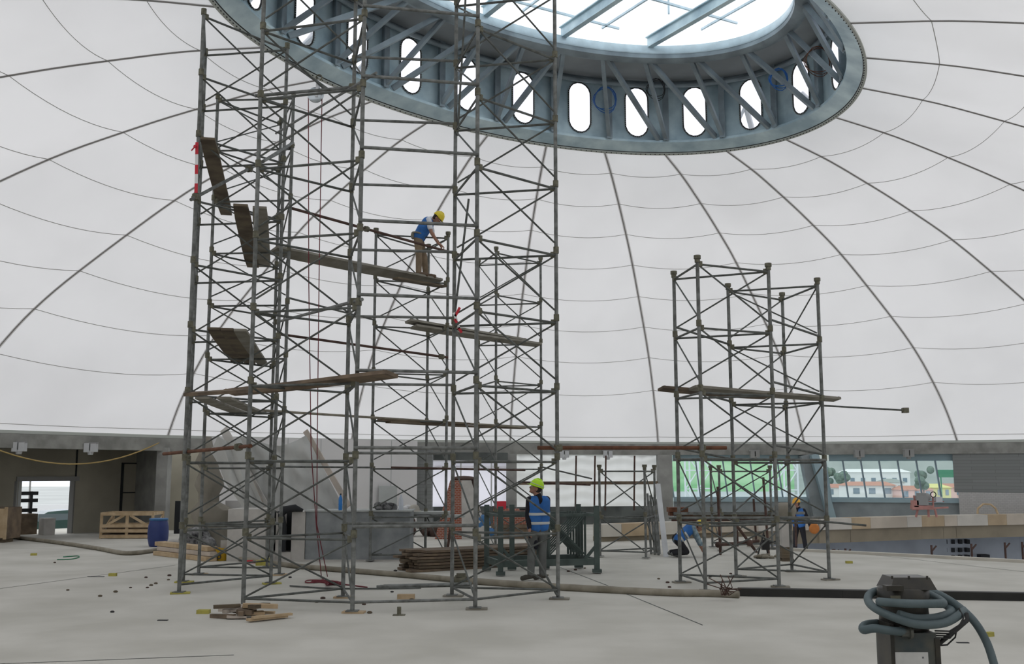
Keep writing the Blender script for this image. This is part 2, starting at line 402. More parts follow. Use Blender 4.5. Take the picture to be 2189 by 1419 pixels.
b = MB(); b.grid([iloop(0.42, ZI+0.12), iloop(0.36, ZI-0.06), iloop(0.16, ZI-0.13), iloop(0.0, ZI-0.04), iloop(0.0, ZI+0.1)], closed=True); b.build('upper_chord', 'ring_dark', ring, True)
b = MB(); b.grid([iloop(-0.01, ZI+0.08), iloop(-0.03, ZI+0.12), iloop(0.03, ZI+0.34), iloop(0.2, ZI+0.34)], closed=True); cu = b.build('skylight_curb', 'ring_curb', ring, True)
b = MB(); b.path(loop(-0.55, WT-0.16), 0.07, 8, True); b.build('service_rail', 'ring_dark', ring, True)
b = MB(); b.path(loop(-0.36, WT-0.04), 0.09, 8, True); b.build('upper_edge_tube', 'ring_dark', ring, True)
def stadium(n=28, hw=0.5, hh=1.0):
    a = int(n*.29); k = n//2-a; out = []; h = hh-hw           # arcs joined by straight sides
    for i in range(a): t = math.pi*(i+.5)/a; out.append((hw*math.cos(t), hw*math.sin(t)+h))
    for i in range(k): out.append((-hw, h*(1-2*(i+.5)/k)))
    for i in range(a): t = math.pi+math.pi*(i+.5)/a; out.append((hw*math.cos(t), hw*math.sin(t)-h))
    for i in range(k): out.append((hw, -h*(1-2*(i+.5)/k)))
    return out
DW = -0.30
for k in KS:
    p0, p1 = PH[k], PH[nxt(k)]
    if p1 > p0: p1 -= 360
    wid = (ell(p0)-ell(p1)).length
    zc = RZ+0.27+0.88; hh = 0.76; hw = min(0.36, wid*0.2)
    def wp(x, z, d=DW):               # x along the bay in metres from its middle
        return ell(lerp(p0, p1, 0.5+x/wid), d, zc+z)
    st = stadium(28, hw, hh); b = MB()
    H2, W2 = 0.98, wid/2; outer = []; h_ = hh-hw
    for x, z in st:
        if abs(z) < h_: outer.append((W2*(1 if x > 0 else -1), z))
        else:
            u = (x/W2, (abs(z)-h_)/(H2-h_)); mm = max(abs(u[0]), u[1]); outer.append((x/mm, (1 if z > 0 else -1)*(h_+(abs(z)-h_)/mm)))
    A = [wp(x, z) for x, z in st]; B = [wp(x, z) for x, z in outer]; mid = [wp((x+u)/2, (z+v)/2) for (x, z), (u, v) in zip(st, outer)]
    b.grid([A, mid, B], closed=True)
    for cx_, cz_ in ((-1, -1), (1, -1), (1, 1), (-1, 1)):
        near = sorted(range(28), key=lambda i: (outer[i][0]-cx_*W2)**2+(outer[i][1]-cz_*H2)**2)[:2]
        b.add([wp(*outer[near[0]]), wp(*outer[near[1]]), wp(cx_*W2, cz_*H2)], [(0, 1, 2)])
    wpn = b.build('window_panel', 'ring_steel', ring, False)
    b = MB(); b.path([wp(x, z, DW-0.02) for x, z in st], 0.022, 5, True); b.build('gasket', 'rubber', wpn, True)
    if k in range(-8, 8):
        b = MB()
        for x, z in stadium(64, hw*1.02, hh*1.005): b.tube(wp(x, z, DW-0.03), wp(x*1.07, z*1.03, DW-0.045), 0.011, 4)
        b.build('bolt_ring', 'lip_metal', wpn)['kind'] = 'stuff'
    b = MB(); b.add([wp(x*1.02, z*1.01, DW+0.03) for x, z in st], [tuple(range(28))]); b.build('window_pane', 'ring_glass', wpn)
    # web plate and struts at each rib
    b = MB(); a0 = ell(p0, -0.30, RZ+0.26); a1 = ell(p0, -0.48, RZ+0.26)
    tdir = (ell(p0-1)-ell(p0+1)).normalized()
    b.box((a0+a1)/2+V(0, 0, 0.9), (0.03, 0.2, 1.85), ax=(tdir, (a1-a0).normalized(), V(0, 0, 1)))
    b.box(a1+V(0, 0, 0.9), (0.17, 0.03, 1.85), ax=(tdir, (a1-a0).normalized(), V(0, 0, 1))); b.build('web_column', 'ring_dark', ring)
    top = inn(p0, 0.22, ZI-0.05)
    b = MB(); b.beam(ell(p0, -0.42, RZ+0.30), top, 0.11, 0.11); b.build('strut', 'ring_dark', ring)
    pn = p1 if 0 <= k < 9 else None
    if k >= 0 and k < 9: tgt = ell(lerp(p0, p1, 0.86), -0.42, RZ+0.30)
    else:
        kp = KS[KS.index(k)-1]; pm = PH[kp]
        if pm < p0: pm += 360
        tgt = ell(lerp(p0, pm, 0.86), -0.42, RZ+0.30)
    b = MB(); b.beam(tgt, inn(lerp(p0, p1 if 0 <= k < 9 else pm, 0.12), 0.22, ZI-0.05), 0.11, 0.13); b.build('diagonal_strut', 'ring_dark', ring)
# skylight frame
sky = thing('skylight', 'white glazed skylight with a grid of galvanised beams inside the oval steel ring', 'skylight', (IC.x, IC.y, ZI+0.5))
bd = V(0.50, -0.866, 0).normalized(); bn = V(0.866, 0.5, 0)
def inside(p, q=0.05):
    d = p-IC; return (d.dot(i1)/(IA+q))**2+(d.dot(i2)/(IB+q))**2 < 1
def chord(o, d):
    ts = [t*0.05 for t in range(-200, 201) if inside(o+d*(t*0.05))]
    return (o+d*(ts[0]-.15), o+d*(ts[-1]+.15)) if ts else None
o0 = V(2.64, 24.35, 0); zb = ZI+0.45
for j in (-5, -4, -3, -2, -1, 0, 1, 2, 3):
    ch = chord(o0+bn*(j*1.22), bd)
    if not ch: continue
    a, c_ = ch; a = V(a.x, a.y, zb); c_ = V(c_.x, c_.y, zb)
    if j % 2 == 0:
        b = MB(); b.beam(a, c_, 0.03, 0.30); b.beam(a-V(0, 0, 0.15), c_-V(0, 0, 0.15), 0.16, 0.03); b.beam(a+V(0, 0, 0.15), c_+V(0, 0, 0.15), 0.16, 0.03); b.build('main_beam', 'ring_steel', sky)
    else:
        b = MB(); b.beam(a+V(0, 0, .35), c_+V(0, 0, .35), 0.05, 0.06); b.build('purlin', 'ring_curb', sky)
for j in range(-3, 5):
    ch = chord(o0+bd*(j*1.9-0.3), bn)
    if not ch: continue
    a, c_ = ch; a = V(a.x, a.y, zb+0.35); c_ = V(c_.x, c_.y, zb+0.35)
    b = MB(); b.beam(a, c_, 0.05, 0.06); b.build('purlin', 'ring_curb', sky)
for cx_, cy_ in ((3.9, 25.0), (1.6, 24.0), (5.2, 22.4), (2.6, 21.3), (0.2, 22.6), (-0.6, 20.2)):     # raised square lights
    c = V(cx_, cy_, zb+1.0); q = [c+bd*(sx_*0.85)+bn*(sy_*0.85) for sx_, sy_ in ((-1, -1), (1, -1), (1, 1), (-1, 1))]
    b = MB()
    for i in range(4):
        b.beam(q[i], q[(i+1) % 4], 0.05, 0.28); b.tube(q[i], q[i]-V(0, 0, 0.65), 0.03, 6)
    b.build('raised_frame', 'ring_curb', sky)
    b = MB(); b.grid([[q[0]+V(0, 0, .16), q[1]+V(0, 0, .16)], [q[3]+V(0, 0, .16), q[2]+V(0, 0, .16)]]); b.build('glass_pane', 'sky_glass', sky)
b = MB(); b.add([inn(-360*i/48, -0.0, ZI+0.9) for i in range(48)], [tuple(range(48))]); b.build('glass_roof', 'sky_glass', sky)

# outside trusses above the membrane, seen through the ring windows
for k in (-6, -5, -4, -2, 1, 2, 3, 4):
    p = PH[k]; b = MB(); base = ell(p-4, 3.4, RZ-0.25); hd = ell(p-4, 0.9, RZ+1.6)
    b.tube(base, hd, 0.09, 8); b.tube(base+V(.1, 0, .1), ell(p+3, 1.6, RZ+1.9), 0.06, 8); b.tube(hd, ell(p+3, 1.5, RZ+0.1), 0.05, 8)
    tag(b.build('outer_truss', 'lamp_body'), 'grey outdoor steel truss seen through the rounded ring windows', 'truss', 'outdoor trusses behind the ring windows')

# ------------------------------------------------------------------ floor, void and perimeter
near = [fl(1600, 1168), fl(1720, 1178), fl(1950, 1189), fl(2189, 1202), V(19, 19.6, 0), V(31, 15, 0)]
far = [V(2.35, 28.9, 0), V(5.0, 30.4, 0), V(7.2, 31.4, 0), V(9.8, 32.2, 0), V(13.4, 33.8, 0), V(17.4, 35.0, 0), V(22, 35.2, 0), V(31, 33.5, 0)]
poly = [V(-34, -12, 0), V(31, -12, 0)]+near[::-1]+[V(6.8, 29.6, 0)]+far[2:]+[V(31, 43, 0), V(-1, 43, 0), V(-12.5, 38.6, 0), V(-14.4, 36.4, 0), V(-20.8, 29.9, 0), V(-34, 16, 0)]
b = MB(); n = len(poly); zs = -0.18
b.add([V(q.x, q.y, 0) for q in poly]+[V(q.x, q.y, zs) for q in poly], [tuple(range(n)), tuple(range(2*n-1, n-1, -1))]+[(i, i+n, (i+1) % n+n, (i+1) % n) for i in range(n)])
fo = b.build('floor', 'concrete_floor', loc=(0, 0, 0)); struct(fo, 'pale concrete slab of the hall with thin joints and stains')
bm = bmesh.new(); bm.from_mesh(fo.data); bmesh.ops.triangulate(bm, faces=bm.faces); bm.to_mesh(fo.data); bm.free()
def strip(a, c_, w_, z=0.003):
    d = (c_-a).normalized(); s = V(-d.y, d.x, 0)*w_/2; return [a-s+V(0, 0, z), a+s+V(0, 0, z), c_+s+V(0, 0, z), c_-s+V(0, 0, z)]
b = MB()
for p, q in (((0, 1258), (375, 1208)), ((1340, 1270), (1502, 1336)), ((1190, 1210), (1300, 1252)), ((0, 1172), (330, 1176)), ((0, 1419), (500, 1400)), ((1725, 1170), (2189, 1222))):
    A, B = fl(*p), fl(*q); pts = [A.lerp(B, t/8) for t in range(9)]
    for u, v in zip(pts, pts[1:]): b.add(strip(u, v, 0.02), [(0, 1, 2, 3)])
b.build('slab_joint', 'concrete_dark', fo)
cb = MB()
for u, v in zip(near, near[1:]): cb.beam(u+V(0, -.1, 0.03), v+V(0, -.1, 0.03), 0.18, 0.06)
struct(cb.build('trim_1', 'stone_light', loc=near[1]), 'pale concrete kerb along the edge of the floor opening')
pit = MB()
pts = [V(5.5, 30.6, 0)]+[q+V(0, 0.9, 0) for q in far[2:]]
pit.grid([[V(q.x, q.y, -3.5) for q in pts], [V(q.x, q.y, -0.1) for q in pts]])
struct(pit.build('wall_pit', 'pit_wall', loc=V(12, 34, -3.5)), 'pale blue-grey wall of the lower level below the stone bench')
b = MB(); b.box((18, 26, -3.55), (26, 24, 0.1)); struct(b.build('floor_lower', 'concrete'), 'concrete floor of the lower level')
for i, (px, py) in enumerate(((1807, 1170), (1782, 1170), (1992, 1185), (2078, 1190), (2150, 1192), (2187, 1192))):
    D = 31.5+(px-1780)*0.008; q = at(px, py, D); b = MB(); b.tube(V(q.x, q.y, -3.5), V(q.x, q.y, -0.4), 0.035 if i != 1 else 0.055, 8)
    b.beam(V(q.x-.02, q.y, -0.62), V(q.x+.16, q.y, -0.42), 0.04, 0.04)
    tag(b.build('shoring_post', 'rust_dark', smooth=True), 'dark steel prop standing in the floor opening under the stone bench', 'prop', 'props under the stone bench')
b = MB()
for px in (2002, 2018, 2034, 2050, 2066):
    for py in (1157, 1175, 1190): q = at(px, py, 35.2); b.box((q.x, q.y, q.z), (.10, .3, .14))
for px, py in ((1945, 1160), (2102, 1188), (1965, 1187)): q = at(px, py, 35.0); b.box((q.x, q.y, q.z), (.3, .3, .10))
struct(b.build('trim_6', 'dark_gap'), 'rows of dark slots in the lower wall under the stone bench')
# stone bench round the far side
bench = thing('stone_bench', 'long curved bench of cream and tan stone blocks beyond the floor opening', 'bench', (far[3].x, far[3].y, 0))
def along(P, s):
    L = 0
    for a, c_ in zip(P, P[1:]):
        l = (c_-a).length
        if s <= L+l: return a.lerp(c_, (s-L)/l), (c_-a).normalized()
        L += l
    return P[-1], (P[-1]-P[-2]).normalized()
tot = sum((c_-a).length for a, c_ in zip(far, far[1:]))
s = 0; i = 0; b = MB()
while s < tot-0.5:
    wd = (0.62, 0.95, 0.5, 1.2, 0.75, 1.5)[i % 6]; p, d = along(far, s+wd/2); nrm = V(-d.y, d.x, 0)
    q = MB(); zt = lerp(0.47, 0.56, s/tot); q.box(p+nrm*-.05+V(0, 0, zt-0.17), (wd-0.008, 0.5, 0.34), ax=(d, nrm, V(0, 0, 1)))
    q.build('stone_block', ('stone_light', 'stone_tan', 'stone_mid', 'stone_light', 'stone_tan', 'stone_mid')[i % 6], bench)
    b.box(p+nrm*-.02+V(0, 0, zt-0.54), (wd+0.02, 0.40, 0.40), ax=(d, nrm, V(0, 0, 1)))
    s += wd; i += 1
b.build('bench_base', 'stone_under_shade', bench)  # recessed lower band, its shade painted in as darker stone

# perimeter beam
order = KS
BT = HB-0.03; BB = 2.55
bm_ = MB(); lipm = MB()
for k in KS:
    a, c_ = V(*FEET[k], 0), V(*FEET[nxt(k)], 0)
    if k == -2 or k == -3: pass
    bm_.beam(a+V(0, 0, (BT+BB)/2), c_+V(0, 0, (BT+BB)/2), 0.35, BT-BB)
    lipm.beam(a+V(0, 0, BT+0.03), c_+V(0, 0, BT+0.03), 0.22, 0.045)
    lipm.beam(a+V(0, 0, BT+0.075), c_+V(0, 0, BT+0.075), 0.10, 0.05)
rb = struct(bm_.build('trim_2', 'beam_concrete', loc=(0, 20, BB)), 'weathered concrete ring beam carrying the membrane roof')
lipm.build('membrane_clamp', 'lip_metal', rb)
def wallseg(name, m, k, s0, s1, z0, z1, off=0.0, th=0.2, label=None):
    a, c_ = V(*FEET[k], 0), V(*FEET[nxt(k)], 0); d = (c_-a).normalized(); nrm = V(-d.y, d.x, 0)
    p, q = a.lerp(c_, s0)+nrm*off, a.lerp(c_, s1)+nrm*off
    b = MB(); b.beam(p+V(0, 0, (z0+z1)/2), q+V(0, 0, (z0+z1)/2), th, z1-z0)
    o = b.build(name, m); struct(o, label); return o
# walls closing the bays that lie outside the photograph or are blank
for k in list(range(4, 17))+[-7, -6]: wallseg('wall_rear', 'concrete', k, 0, 1, 0, BB, 0.1, label='plain grey concrete perimeter wall under the ring beam')
wallseg('wall_right', 'formwork', 2, -0.035, 1, 1.18, BB+0.02, 0.02, 0.3, 'dark board-marked concrete panel at the right under the beam')
wallseg('wall_right', 'brick_white', 2, -0.01, 1, 0, 1.18, -0.12, 0.2, 'whitewashed brick wall below the dark concrete panel')
wallseg('wall_right', 'formwork', 3, 0, 1, 0, BB, 0.02, 0.3, 'dark concrete wall beyond the right edge')
# columns
def column(k, wd, dp, m, lean=0.0, label='', sh=0.0, zt=BB):
    a = V(*FEET[k], 0); b = MB(); a = a+V(sh, -0.1, 0)
    b.beam(a+V(lean, 0, 0), a+V(-lean*0.4, 0, zt), wd, dp, up=V(0, 1, 0)); return struct(b.build('trim_3', m), label)
column(-3, 0.34, 0.4, 'concrete', 0, 'light concrete column beside the dark opening at the left', -0.02, BB+0.1)
column(-1, 0.38, 0.4, 'concrete', 0, 'grey concrete column between the bright window and the plastic sheeting', 0.05)
column(0, 0.55, 0.4, 'concrete', 0, 'grey concrete column between the plastic sheeting and the green window', 0.2)
column(1, 0.5, 0.4, 'concrete_blue', 0.30, 'slanted blue-grey column between the two far windows', 0.15)
column(-4, 0.34, 0.4, 'concrete', 0, 'concrete column left of the photograph')
b = MB(); b.beam(V(11.9, 38.7, 0), V(11.3, 38.7, BB), 0.28, 0.3, up=V(0, 1, 0)); struct(b.build('trim_3', 'frame_blue'), 'pale blue slanted window post beside the slanted column')
# windows right
def window(k, s0, s1, nm, mull, label, lean=0.16):
    a, c_ = V(*FEET[k], 0), V(*FEET[nxt(k)], 0); d = (c_-a).normalized(); nrm = V(-d.y, d.x, 0)
    p, q = a.lerp(c_, s0)+nrm*0.2, a.lerp(c_, s1)+nrm*0.2; z0, z1 = 0.95, 2.33
    b = MB(); b.beam(p+V(0, 0, z1+.13), q+V(0, 0, z1+.13), 0.1, 0.30); b.beam(p+V(0, 0, z0-.02), q+V(0, 0, z0-.02), 0.12, 0.07)
    b.beam(p+V(0, 0, z0), p+V(-lean, 0, z1), 0.09, 0.09, up=V(0, 1, 0)); b.beam(q+V(0, 0, z0), q+V(-lean, 0, z1), 0.09, 0.09, up=V(0, 1, 0))
    o = b.build('window_%d' % nm, 'frame_blue'); struct(o, label, 'window')
    for i in range(1, mull):
        m = MB(); r = p.lerp(q, i/mull); m.beam(r+V(0, 0, z0), r+V(-lean, 0, z1), 0.045, 0.07, up=V(0, 1, 0)); m.build('mullion', 'mullion', o)
    g = MB(); g.add([p+V(0, 0, z0), q+V(0, 0, z0), q+V(-lean, 0, z1), p+V(-lean, 0, z1)], [(0, 1, 2, 3)]); g.build('window_pane', 'blue_glass', o)
    wl = MB(); wl.beam(p-nrm*.05+V(0, 0, 0.40), q-nrm*.05+V(0, 0, 0.40), 0.25, 0.8); wl.build('sill_wall', 'concrete_blue', o)
    wl = MB(); wl.beam(p-nrm*.1+V(0, 0, 0.86), q-nrm*.1+V(0, 0, 0.86), 0.32, 0.14); wl.build('window_sill', 'frame_blue', o)
window(0, 0.10, 1.035, 1, 5, 'wide tinted window with green fields outside, left of the slanted column')
window(1, 0.16, 1.0, 2, 7, 'wide tinted window with houses outside, right of the slanted column')
# plastic sheeting bay -1..0
a, c_ = V(*FEET[-1], 0), V(*FEET[0], 0)
sh = thing('plastic_sheeting', 'milky plastic sheeting stretched over rusty posts between two grey columns', 'sheeting', a.lerp(c_, .5))
b = MB(); rows = []
for i in range(25):
    z = lerp(0.62, 2.70, i/24); row = []
    for j in range(41):
        s = lerp(0.02, 1.01, j/40); p = a.lerp(c_, s)
        row.append(V(p.x, p.y+0.12+0.05*math.sin(i*1.3+math.sin(j*.6))+0.03*math.sin(j*2.1), z-0.05*abs(math.sin(j*math.pi/8))*(i/24)))
    rows.append(row)
b.grid(rows); b.build('sheet', 'plastic_sheet', sh, True)
for px in (1104, 1228, 1268, 1291, 1352):
    p = at(px, 1000, 38.6); b = MB(); b.tube(V(p.x, p.y-.3, 0.5), V(p.x+.05, p.y-.3, 2.5), 0.035, 6); b.build('post', 'rust_dark', sh)
b = MB(); b.beam(a+V(.3, -.2, 1.50), c_+V(0, -.2, 1.50), 0.05, 0.12); b.build('rail', 'plank_brown', sh)
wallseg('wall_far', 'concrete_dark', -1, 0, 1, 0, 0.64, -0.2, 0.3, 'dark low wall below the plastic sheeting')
# bay -2..-1: white wall, grey column, bright window
pw0 = at(452, 1000, 31.5); pw1 = at(889, 1000, 35.2)
b = MB(); b.beam(V(pw0.x, pw0.y, 1.49), V(pw1.x, pw1.y, 1.49), 0.2, 2.94)
wf = struct(b.build('wall_far', 'white_wall'), 'smooth white wall behind the grey tarpaulin and the blockwork counter')
b = MB(); nrm = V(pw0.y-pw1.y, pw1.x-pw0.x, 0).normalized()
for t in (0.18, 0.34, 0.5, 0.62, 0.75, 0.86):
    p = pw0.lerp(pw1, t); b.box(V(p.x, p.y, 1.5)-nrm*0.102, (0.02, 0.01, 2.9), math.atan2(nrm.y, nrm.x)-math.pi/2)
b.build('wall_joint', 'panel_light', wf)
b = MB(); p = at(829, 1062, 34.4); b.box(V(p.x, p.y, 1.05), (0.66, 0.04, 0.78), math.atan2(nrm.y, nrm.x)-math.pi/2); tag(b.build('wall_panel', 'panel_light'), 'pale grey square panel on the white wall', 'panel')
p = at(906, 1000, 35.6); b = MB(); b.box(V(p.x, p.y, 1.33), (0.60, 0.45, 2.66)); struct(b.build('trim_4', 'formwork'), 'square grey concrete pier right of the white wall')
p0, p1 = at(925, 1000, 36.3), at(1082, 1000, 37.4)
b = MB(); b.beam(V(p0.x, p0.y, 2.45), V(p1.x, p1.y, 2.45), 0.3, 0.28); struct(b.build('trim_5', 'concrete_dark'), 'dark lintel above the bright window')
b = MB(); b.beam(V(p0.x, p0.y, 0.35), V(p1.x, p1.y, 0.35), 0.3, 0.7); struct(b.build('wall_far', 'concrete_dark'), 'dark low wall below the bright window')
wn = MB(); wn.grid([[V(lerp(p0.x, p1.x, j/12), lerp(p0.y, p1.y, j/12)+.03*math.sin(j*2), z) for j in range(13)] for z in (0.7, 1.5, 2.32)])
o = struct(wn.build('window_3', 'window_film', smooth=True), 'bright window opening covered with white film', 'window')
b = MB()
for s in (0.38, 0.8): b.beam(V(lerp(p0.x, p1.x, s), p0.y+.2, 0.7), V(lerp(p0.x, p1.x, s), p0.y+.2, 2.3), 0.05, 0.05, up=V(0, 1, 0))
b.beam(V(p0.x, p0.y+.1, 2.1), V(p1.x, p1.y+.1, 2.1), 0.05, 0.05); b.build('window_frame', 'lamp_body', o)
# bay -3..-2: dark recess
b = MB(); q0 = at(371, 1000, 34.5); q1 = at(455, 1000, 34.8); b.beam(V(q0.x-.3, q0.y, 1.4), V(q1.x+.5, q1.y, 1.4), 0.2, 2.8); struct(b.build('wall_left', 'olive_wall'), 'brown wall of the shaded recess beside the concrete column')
b = MB(); p = at(372, 1110, 32.5); b.box(V(p.x+.1, p.y, 0.50), (0.16, 0.06, 1.0)); tag(b.build('gate_panel', 'dark_gap'), 'narrow black slatted panel leaning beside the concrete column', 'panel')
# left room
r0, r1, rc = V(-18.6, 27.9, 0), V(-12.35, 34.2, 0), V(-10.95, 32.55, 0)
rd = (r1-r0).normalized(); rn = V(-rd.y, rd.x, 0)
def rw(s): return r0+rd*s
def onroom(px):                       # distance along the back wall hit by an image column
    u = (px-1094.5)/F/1.02; den = rd.x-u*rd.y; return (u*r0.y-r0.x)/den
sA, sB = onroom(28), onroom(150); zt = 1.62
b = MB(); L = (r1-r0).length
def seg(b, s0, s1, z0, z1, th=0.2): b.beam(rw(s0)+V(0, 0, (z0+z1)/2), rw(s1)+V(0, 0, (z0+z1)/2), th, z1-z0)
seg(b, 0, sA, 0, 2.6); seg(b, sB, L, 0, 2.6); seg(b, sA, sB, zt, 2.6)
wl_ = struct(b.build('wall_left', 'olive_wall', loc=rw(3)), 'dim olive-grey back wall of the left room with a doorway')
b = MB(); b.beam(r1+V(0, 0, 1.35), rc+V(0, 0, 1.35), 0.2, 2.7); struct(b.build('wall_left', 'concrete'), 'grey side wall of the left room')
b = MB(); F4, F3 = V(*FEET[-4], 0), V(*FEET[-3], 0)
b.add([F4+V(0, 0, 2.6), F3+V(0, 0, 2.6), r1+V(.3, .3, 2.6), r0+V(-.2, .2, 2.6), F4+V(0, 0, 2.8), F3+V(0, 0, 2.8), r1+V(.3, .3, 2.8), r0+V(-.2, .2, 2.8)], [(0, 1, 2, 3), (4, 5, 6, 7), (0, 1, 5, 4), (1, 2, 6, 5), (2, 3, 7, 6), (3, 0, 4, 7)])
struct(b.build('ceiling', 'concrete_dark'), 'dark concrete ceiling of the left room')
b = MB(); F5 = V(*FEET[-5], 0); b.beam(F5+V(-.2, .2, 1.3), F4+V(-1.2, .9, 1.3), 0.2, 2.6); b.beam(F4+V(-1.2, .9, 1.3), r0+V(0, 0, 1.3), .2, 2.6); struct(b.build('wall_left', 'concrete'), 'concrete wall left of the photograph')
# door frame and things in that doorway
b = MB(); seg(b, sA-0.08, sB+0.1, zt, zt+0.14, 0.3); b.beam(rw(sB)+V(0, 0, 0), rw(sB)+V(0, 0, zt), 0.14, 0.32, up=V(0, 1, 0)); b.beam(rw(sA)+V(0, 0, 0), rw(sA)+V(0, 0, zt), 0.12, 0.32, up=V(0, 1, 0))
struct(b.build('door_1', 'lamp_dark'), 'dark metal frame of the doorway to daylight', 'door')
b = MB(); m = (onroom(285)+onroom(248))/2; seg(b, onroom(247), onroom(252), 0.6, 2.2, 0.28); seg(b, onroom(247), onroom(300), 2.16, 2.2, 0.28); seg(b, onroom(247), onroom(280), 1.22, 1.25, 0.28); seg(b, onroom(148), onroom(151), 1.7, 2.6, 0.26)
b.build('wall_batten', 'dark_gap', wl_)
for px, wd, h, m, nm, lb in ((90, 0.34, 0.5, 'plaster', 'block', 'pale square block standing at the doorway threshold'), (48, 1.0, 0.62, 'plank_brown', 'timber_stack', 'dark timber stacked behind the doorway')):
    s = onroom(px); b = MB(); p = rw(s)+rn*(0.5 if px < 60 else -0.25); b.box(p+V(0, 0, h/2), (wd, 0.4, h), math.atan2(rd.y, rd.x)); tag(b.build(nm, m), lb, nm.replace('_', ' '))
# trestle silhouette in doorway
t_ = thing('steel_trestle', 'dark slatted trestle standing against the daylight in the left doorway', 'trestle', rw(onroom(62))+rn*0.7)
for z in (0.72, 1.02, 1.24):
    b = MB(); p = rw(onroom(64))+rn*0.7; b.box(p+V(0, 0, z), (0.78, 0.08, 0.11), math.atan2(rd.y, rd.x)); b.build('slat', 'dark_gap', t_)
for s in (38, 78):
    b = MB(); p = rw(onroom(s))+rn*0.7; b.box(p+V(0, 0, 0.65), (0.07, 0.1, 1.3), math.atan2(rd.y, rd.x)); b.build('leg', 'dark_gap', t_)
# glazed front outside the doorway, then a parked car
g = thing('glazed_front', 'white framed glazed front seen through the left doorway', 'glazing', rw(onroom(90))+rn*9)
for px in (22, 56, 120, 150):
    u = onroom(px); p = rw(u)+rn*3.2; b = MB(); b.tube(p+V(-.3, .3, 0), p+V(-.3, .3, 2.6), 0.03, 6); b.build('post', 'lamp_dark', g)
car = thing('parked_car', 'dark green car parked outside the left doorway', 'car', at(112, 1128, 37))
cl = at(118, 1128, 37); cl.z = -.62; ca = V(0.8, 0.6, 0); cs = V(-0.6, 0.8, 0)
body = []
for x, zb_, zt_ in ((-1.9, .35, .6), (-1.6, .22, .8), (-0.9, .2, .88), (-0.4, .2, 1.15), (0.3, .2, 1.2), (1.0, .2, 1.12), (1.5, .22, .85), (1.9, .35, .7)):
    body.append([cl+ca*x+cs*y+V(0, 0, z) for y, z in ((-.75, zb_), (-.8, (zb_+zt_)/2), (-.62, zt_), (.62, zt_), (.8, (zb_+zt_)/2), (.75, zb_))])
b = MB(); b.grid(body, closed=True); b.build('body', 'green_car', car, True)
b = MB(); b.box(cl+V(0, 0, .95)-cs*0.68, (1.5, .12, .26), ax=(ca, cs, V(0, 0, 1))); b.build('side_window', 'car_glass', car)
for x in (-1.25, 1.2):
    b = MB(); b.tube(cl+ca*x-cs*.86+V(0, 0, .3), cl+ca*x-cs*.6+V(0, 0, .3), .3, 16); b.build('wheel', 'rubber', car, True)
# lamps under the beams
def beam_lamp(px, py, D, m, label):
    p = at(px, py, D); t = thing('bulkhead_lamp', label, 'lamp', p)
    b = MB(); b.box(p+V(-.09, 0, 0), (0.15, .2, .26)); b.build('lamp_housing', m, t); b = MB(); b.box(p+V(.1, 0, 0), (0.15, .2, .24)); b.build('lamp_housing', m, t)
    b = MB(); b.tube(p+V(0, 0, -.2), p+V(0, 0, -.08), 0.07, 10, 0.1); b.build('lamp_lens', m, t); b = MB(); b.box(p+V(0, 0, .14), (.4, .1, .05)); b.build('bracket', 'lamp_dark', t)
beam_lamp(41, 955, 28.4, 'lamp_body', 'pale twin-box lamp under the beam near the left edge')
beam_lamp(194, 957, 30, 'lamp_body', 'pale twin-box lamp under the beam left of the concrete column')
beam_lamp(1299, 971, 38.56, 'lamp_body', 'pale twin-box lamp over the plastic sheeting')
beam_lamp(1206, 971, 38.1, 'lamp_body', 'pale twin-box lamp right of the helmeted worker, under the beam')
beam_lamp(1613, 971, 38.98, 'lamp_dark', 'dark twin-box lamp above the green window')
beam_lamp(1836, 970, 38.2, 'lamp_dark', 'dark twin-box lamp above the houses window, nearer the slanted column')
beam_lamp(1942, 969, 37.6, 'lamp_dark', 'dark twin-box lamp above the houses window, nearer the dark panel')
b = MB(); A, B = at(-20, 955, 27.5), at(340, 946, 31.9)
b.path([A.lerp(B, t/16)+V(0, 0, -0.55*4*(t/16)*(1-t/16)) for t in range(17)], 0.02, 6); tag(b.build('hanging_rope', 'rope_tan', smooth=True), 'tan rope sagging below the beam of the left room', 'rope')

# ------------------------------------------------------------------ outdoors
GZ = -5.0
b = MB(); b.add([V(-70, 16, -.62), V(-34, 16, -.62), V(-20.8, 29.9, -.62), V(-12, 39, -.62), V(-6, 43, -.62), V(-6, 75, -.62), V(-70, 75, -.62)], [tuple(range(7))]); struct(b.build('ground', 'ground_out', loc=(-30, 40, -.62)), 'pale yard outside the left doorway')
b = MB(); p = at(20, 1080, 46); q = at(190, 1080, 48); b.beam(V(p.x, p.y, -.1), V(q.x, q.y, -.1), .2, 1.1); tag(b.build('garden_wall', 'white'), 'low white wall outside behind the parked car', 'wall')
b = MB(); b.add([V(-300, 44, GZ), V(500, 44, GZ), V(500, 520, GZ), V(-300, 520, GZ)], [(0, 1, 2, 3)]); struct(b.build('ground', 'ground_out', loc=(0, 44, GZ)), 'pale ground outside')
b = MB(); b.grid([[V(x, y, z+(2.5*math.sin(x*.04))*(z > 0)) for x in range(60, 501, 20)] for y, z in ((330, GZ), (380, 4), (440, 24), (510, 60))]); struct(b.build('hillside', 'hill', smooth=True), 'grey-green wooded hillside beyond the houses')
b = MB(); b.grid([[V(y*u, y, z) for u in (.13, .17, .20, .235, .272)] for y, z in ((62, -3.4), (75, -2.0), (100, 1.2), (125, 6.5))]); tag(b.build('grass_bank', 'grass', smooth=True), 'bright green grass bank outside the left far window', 'grass bank')
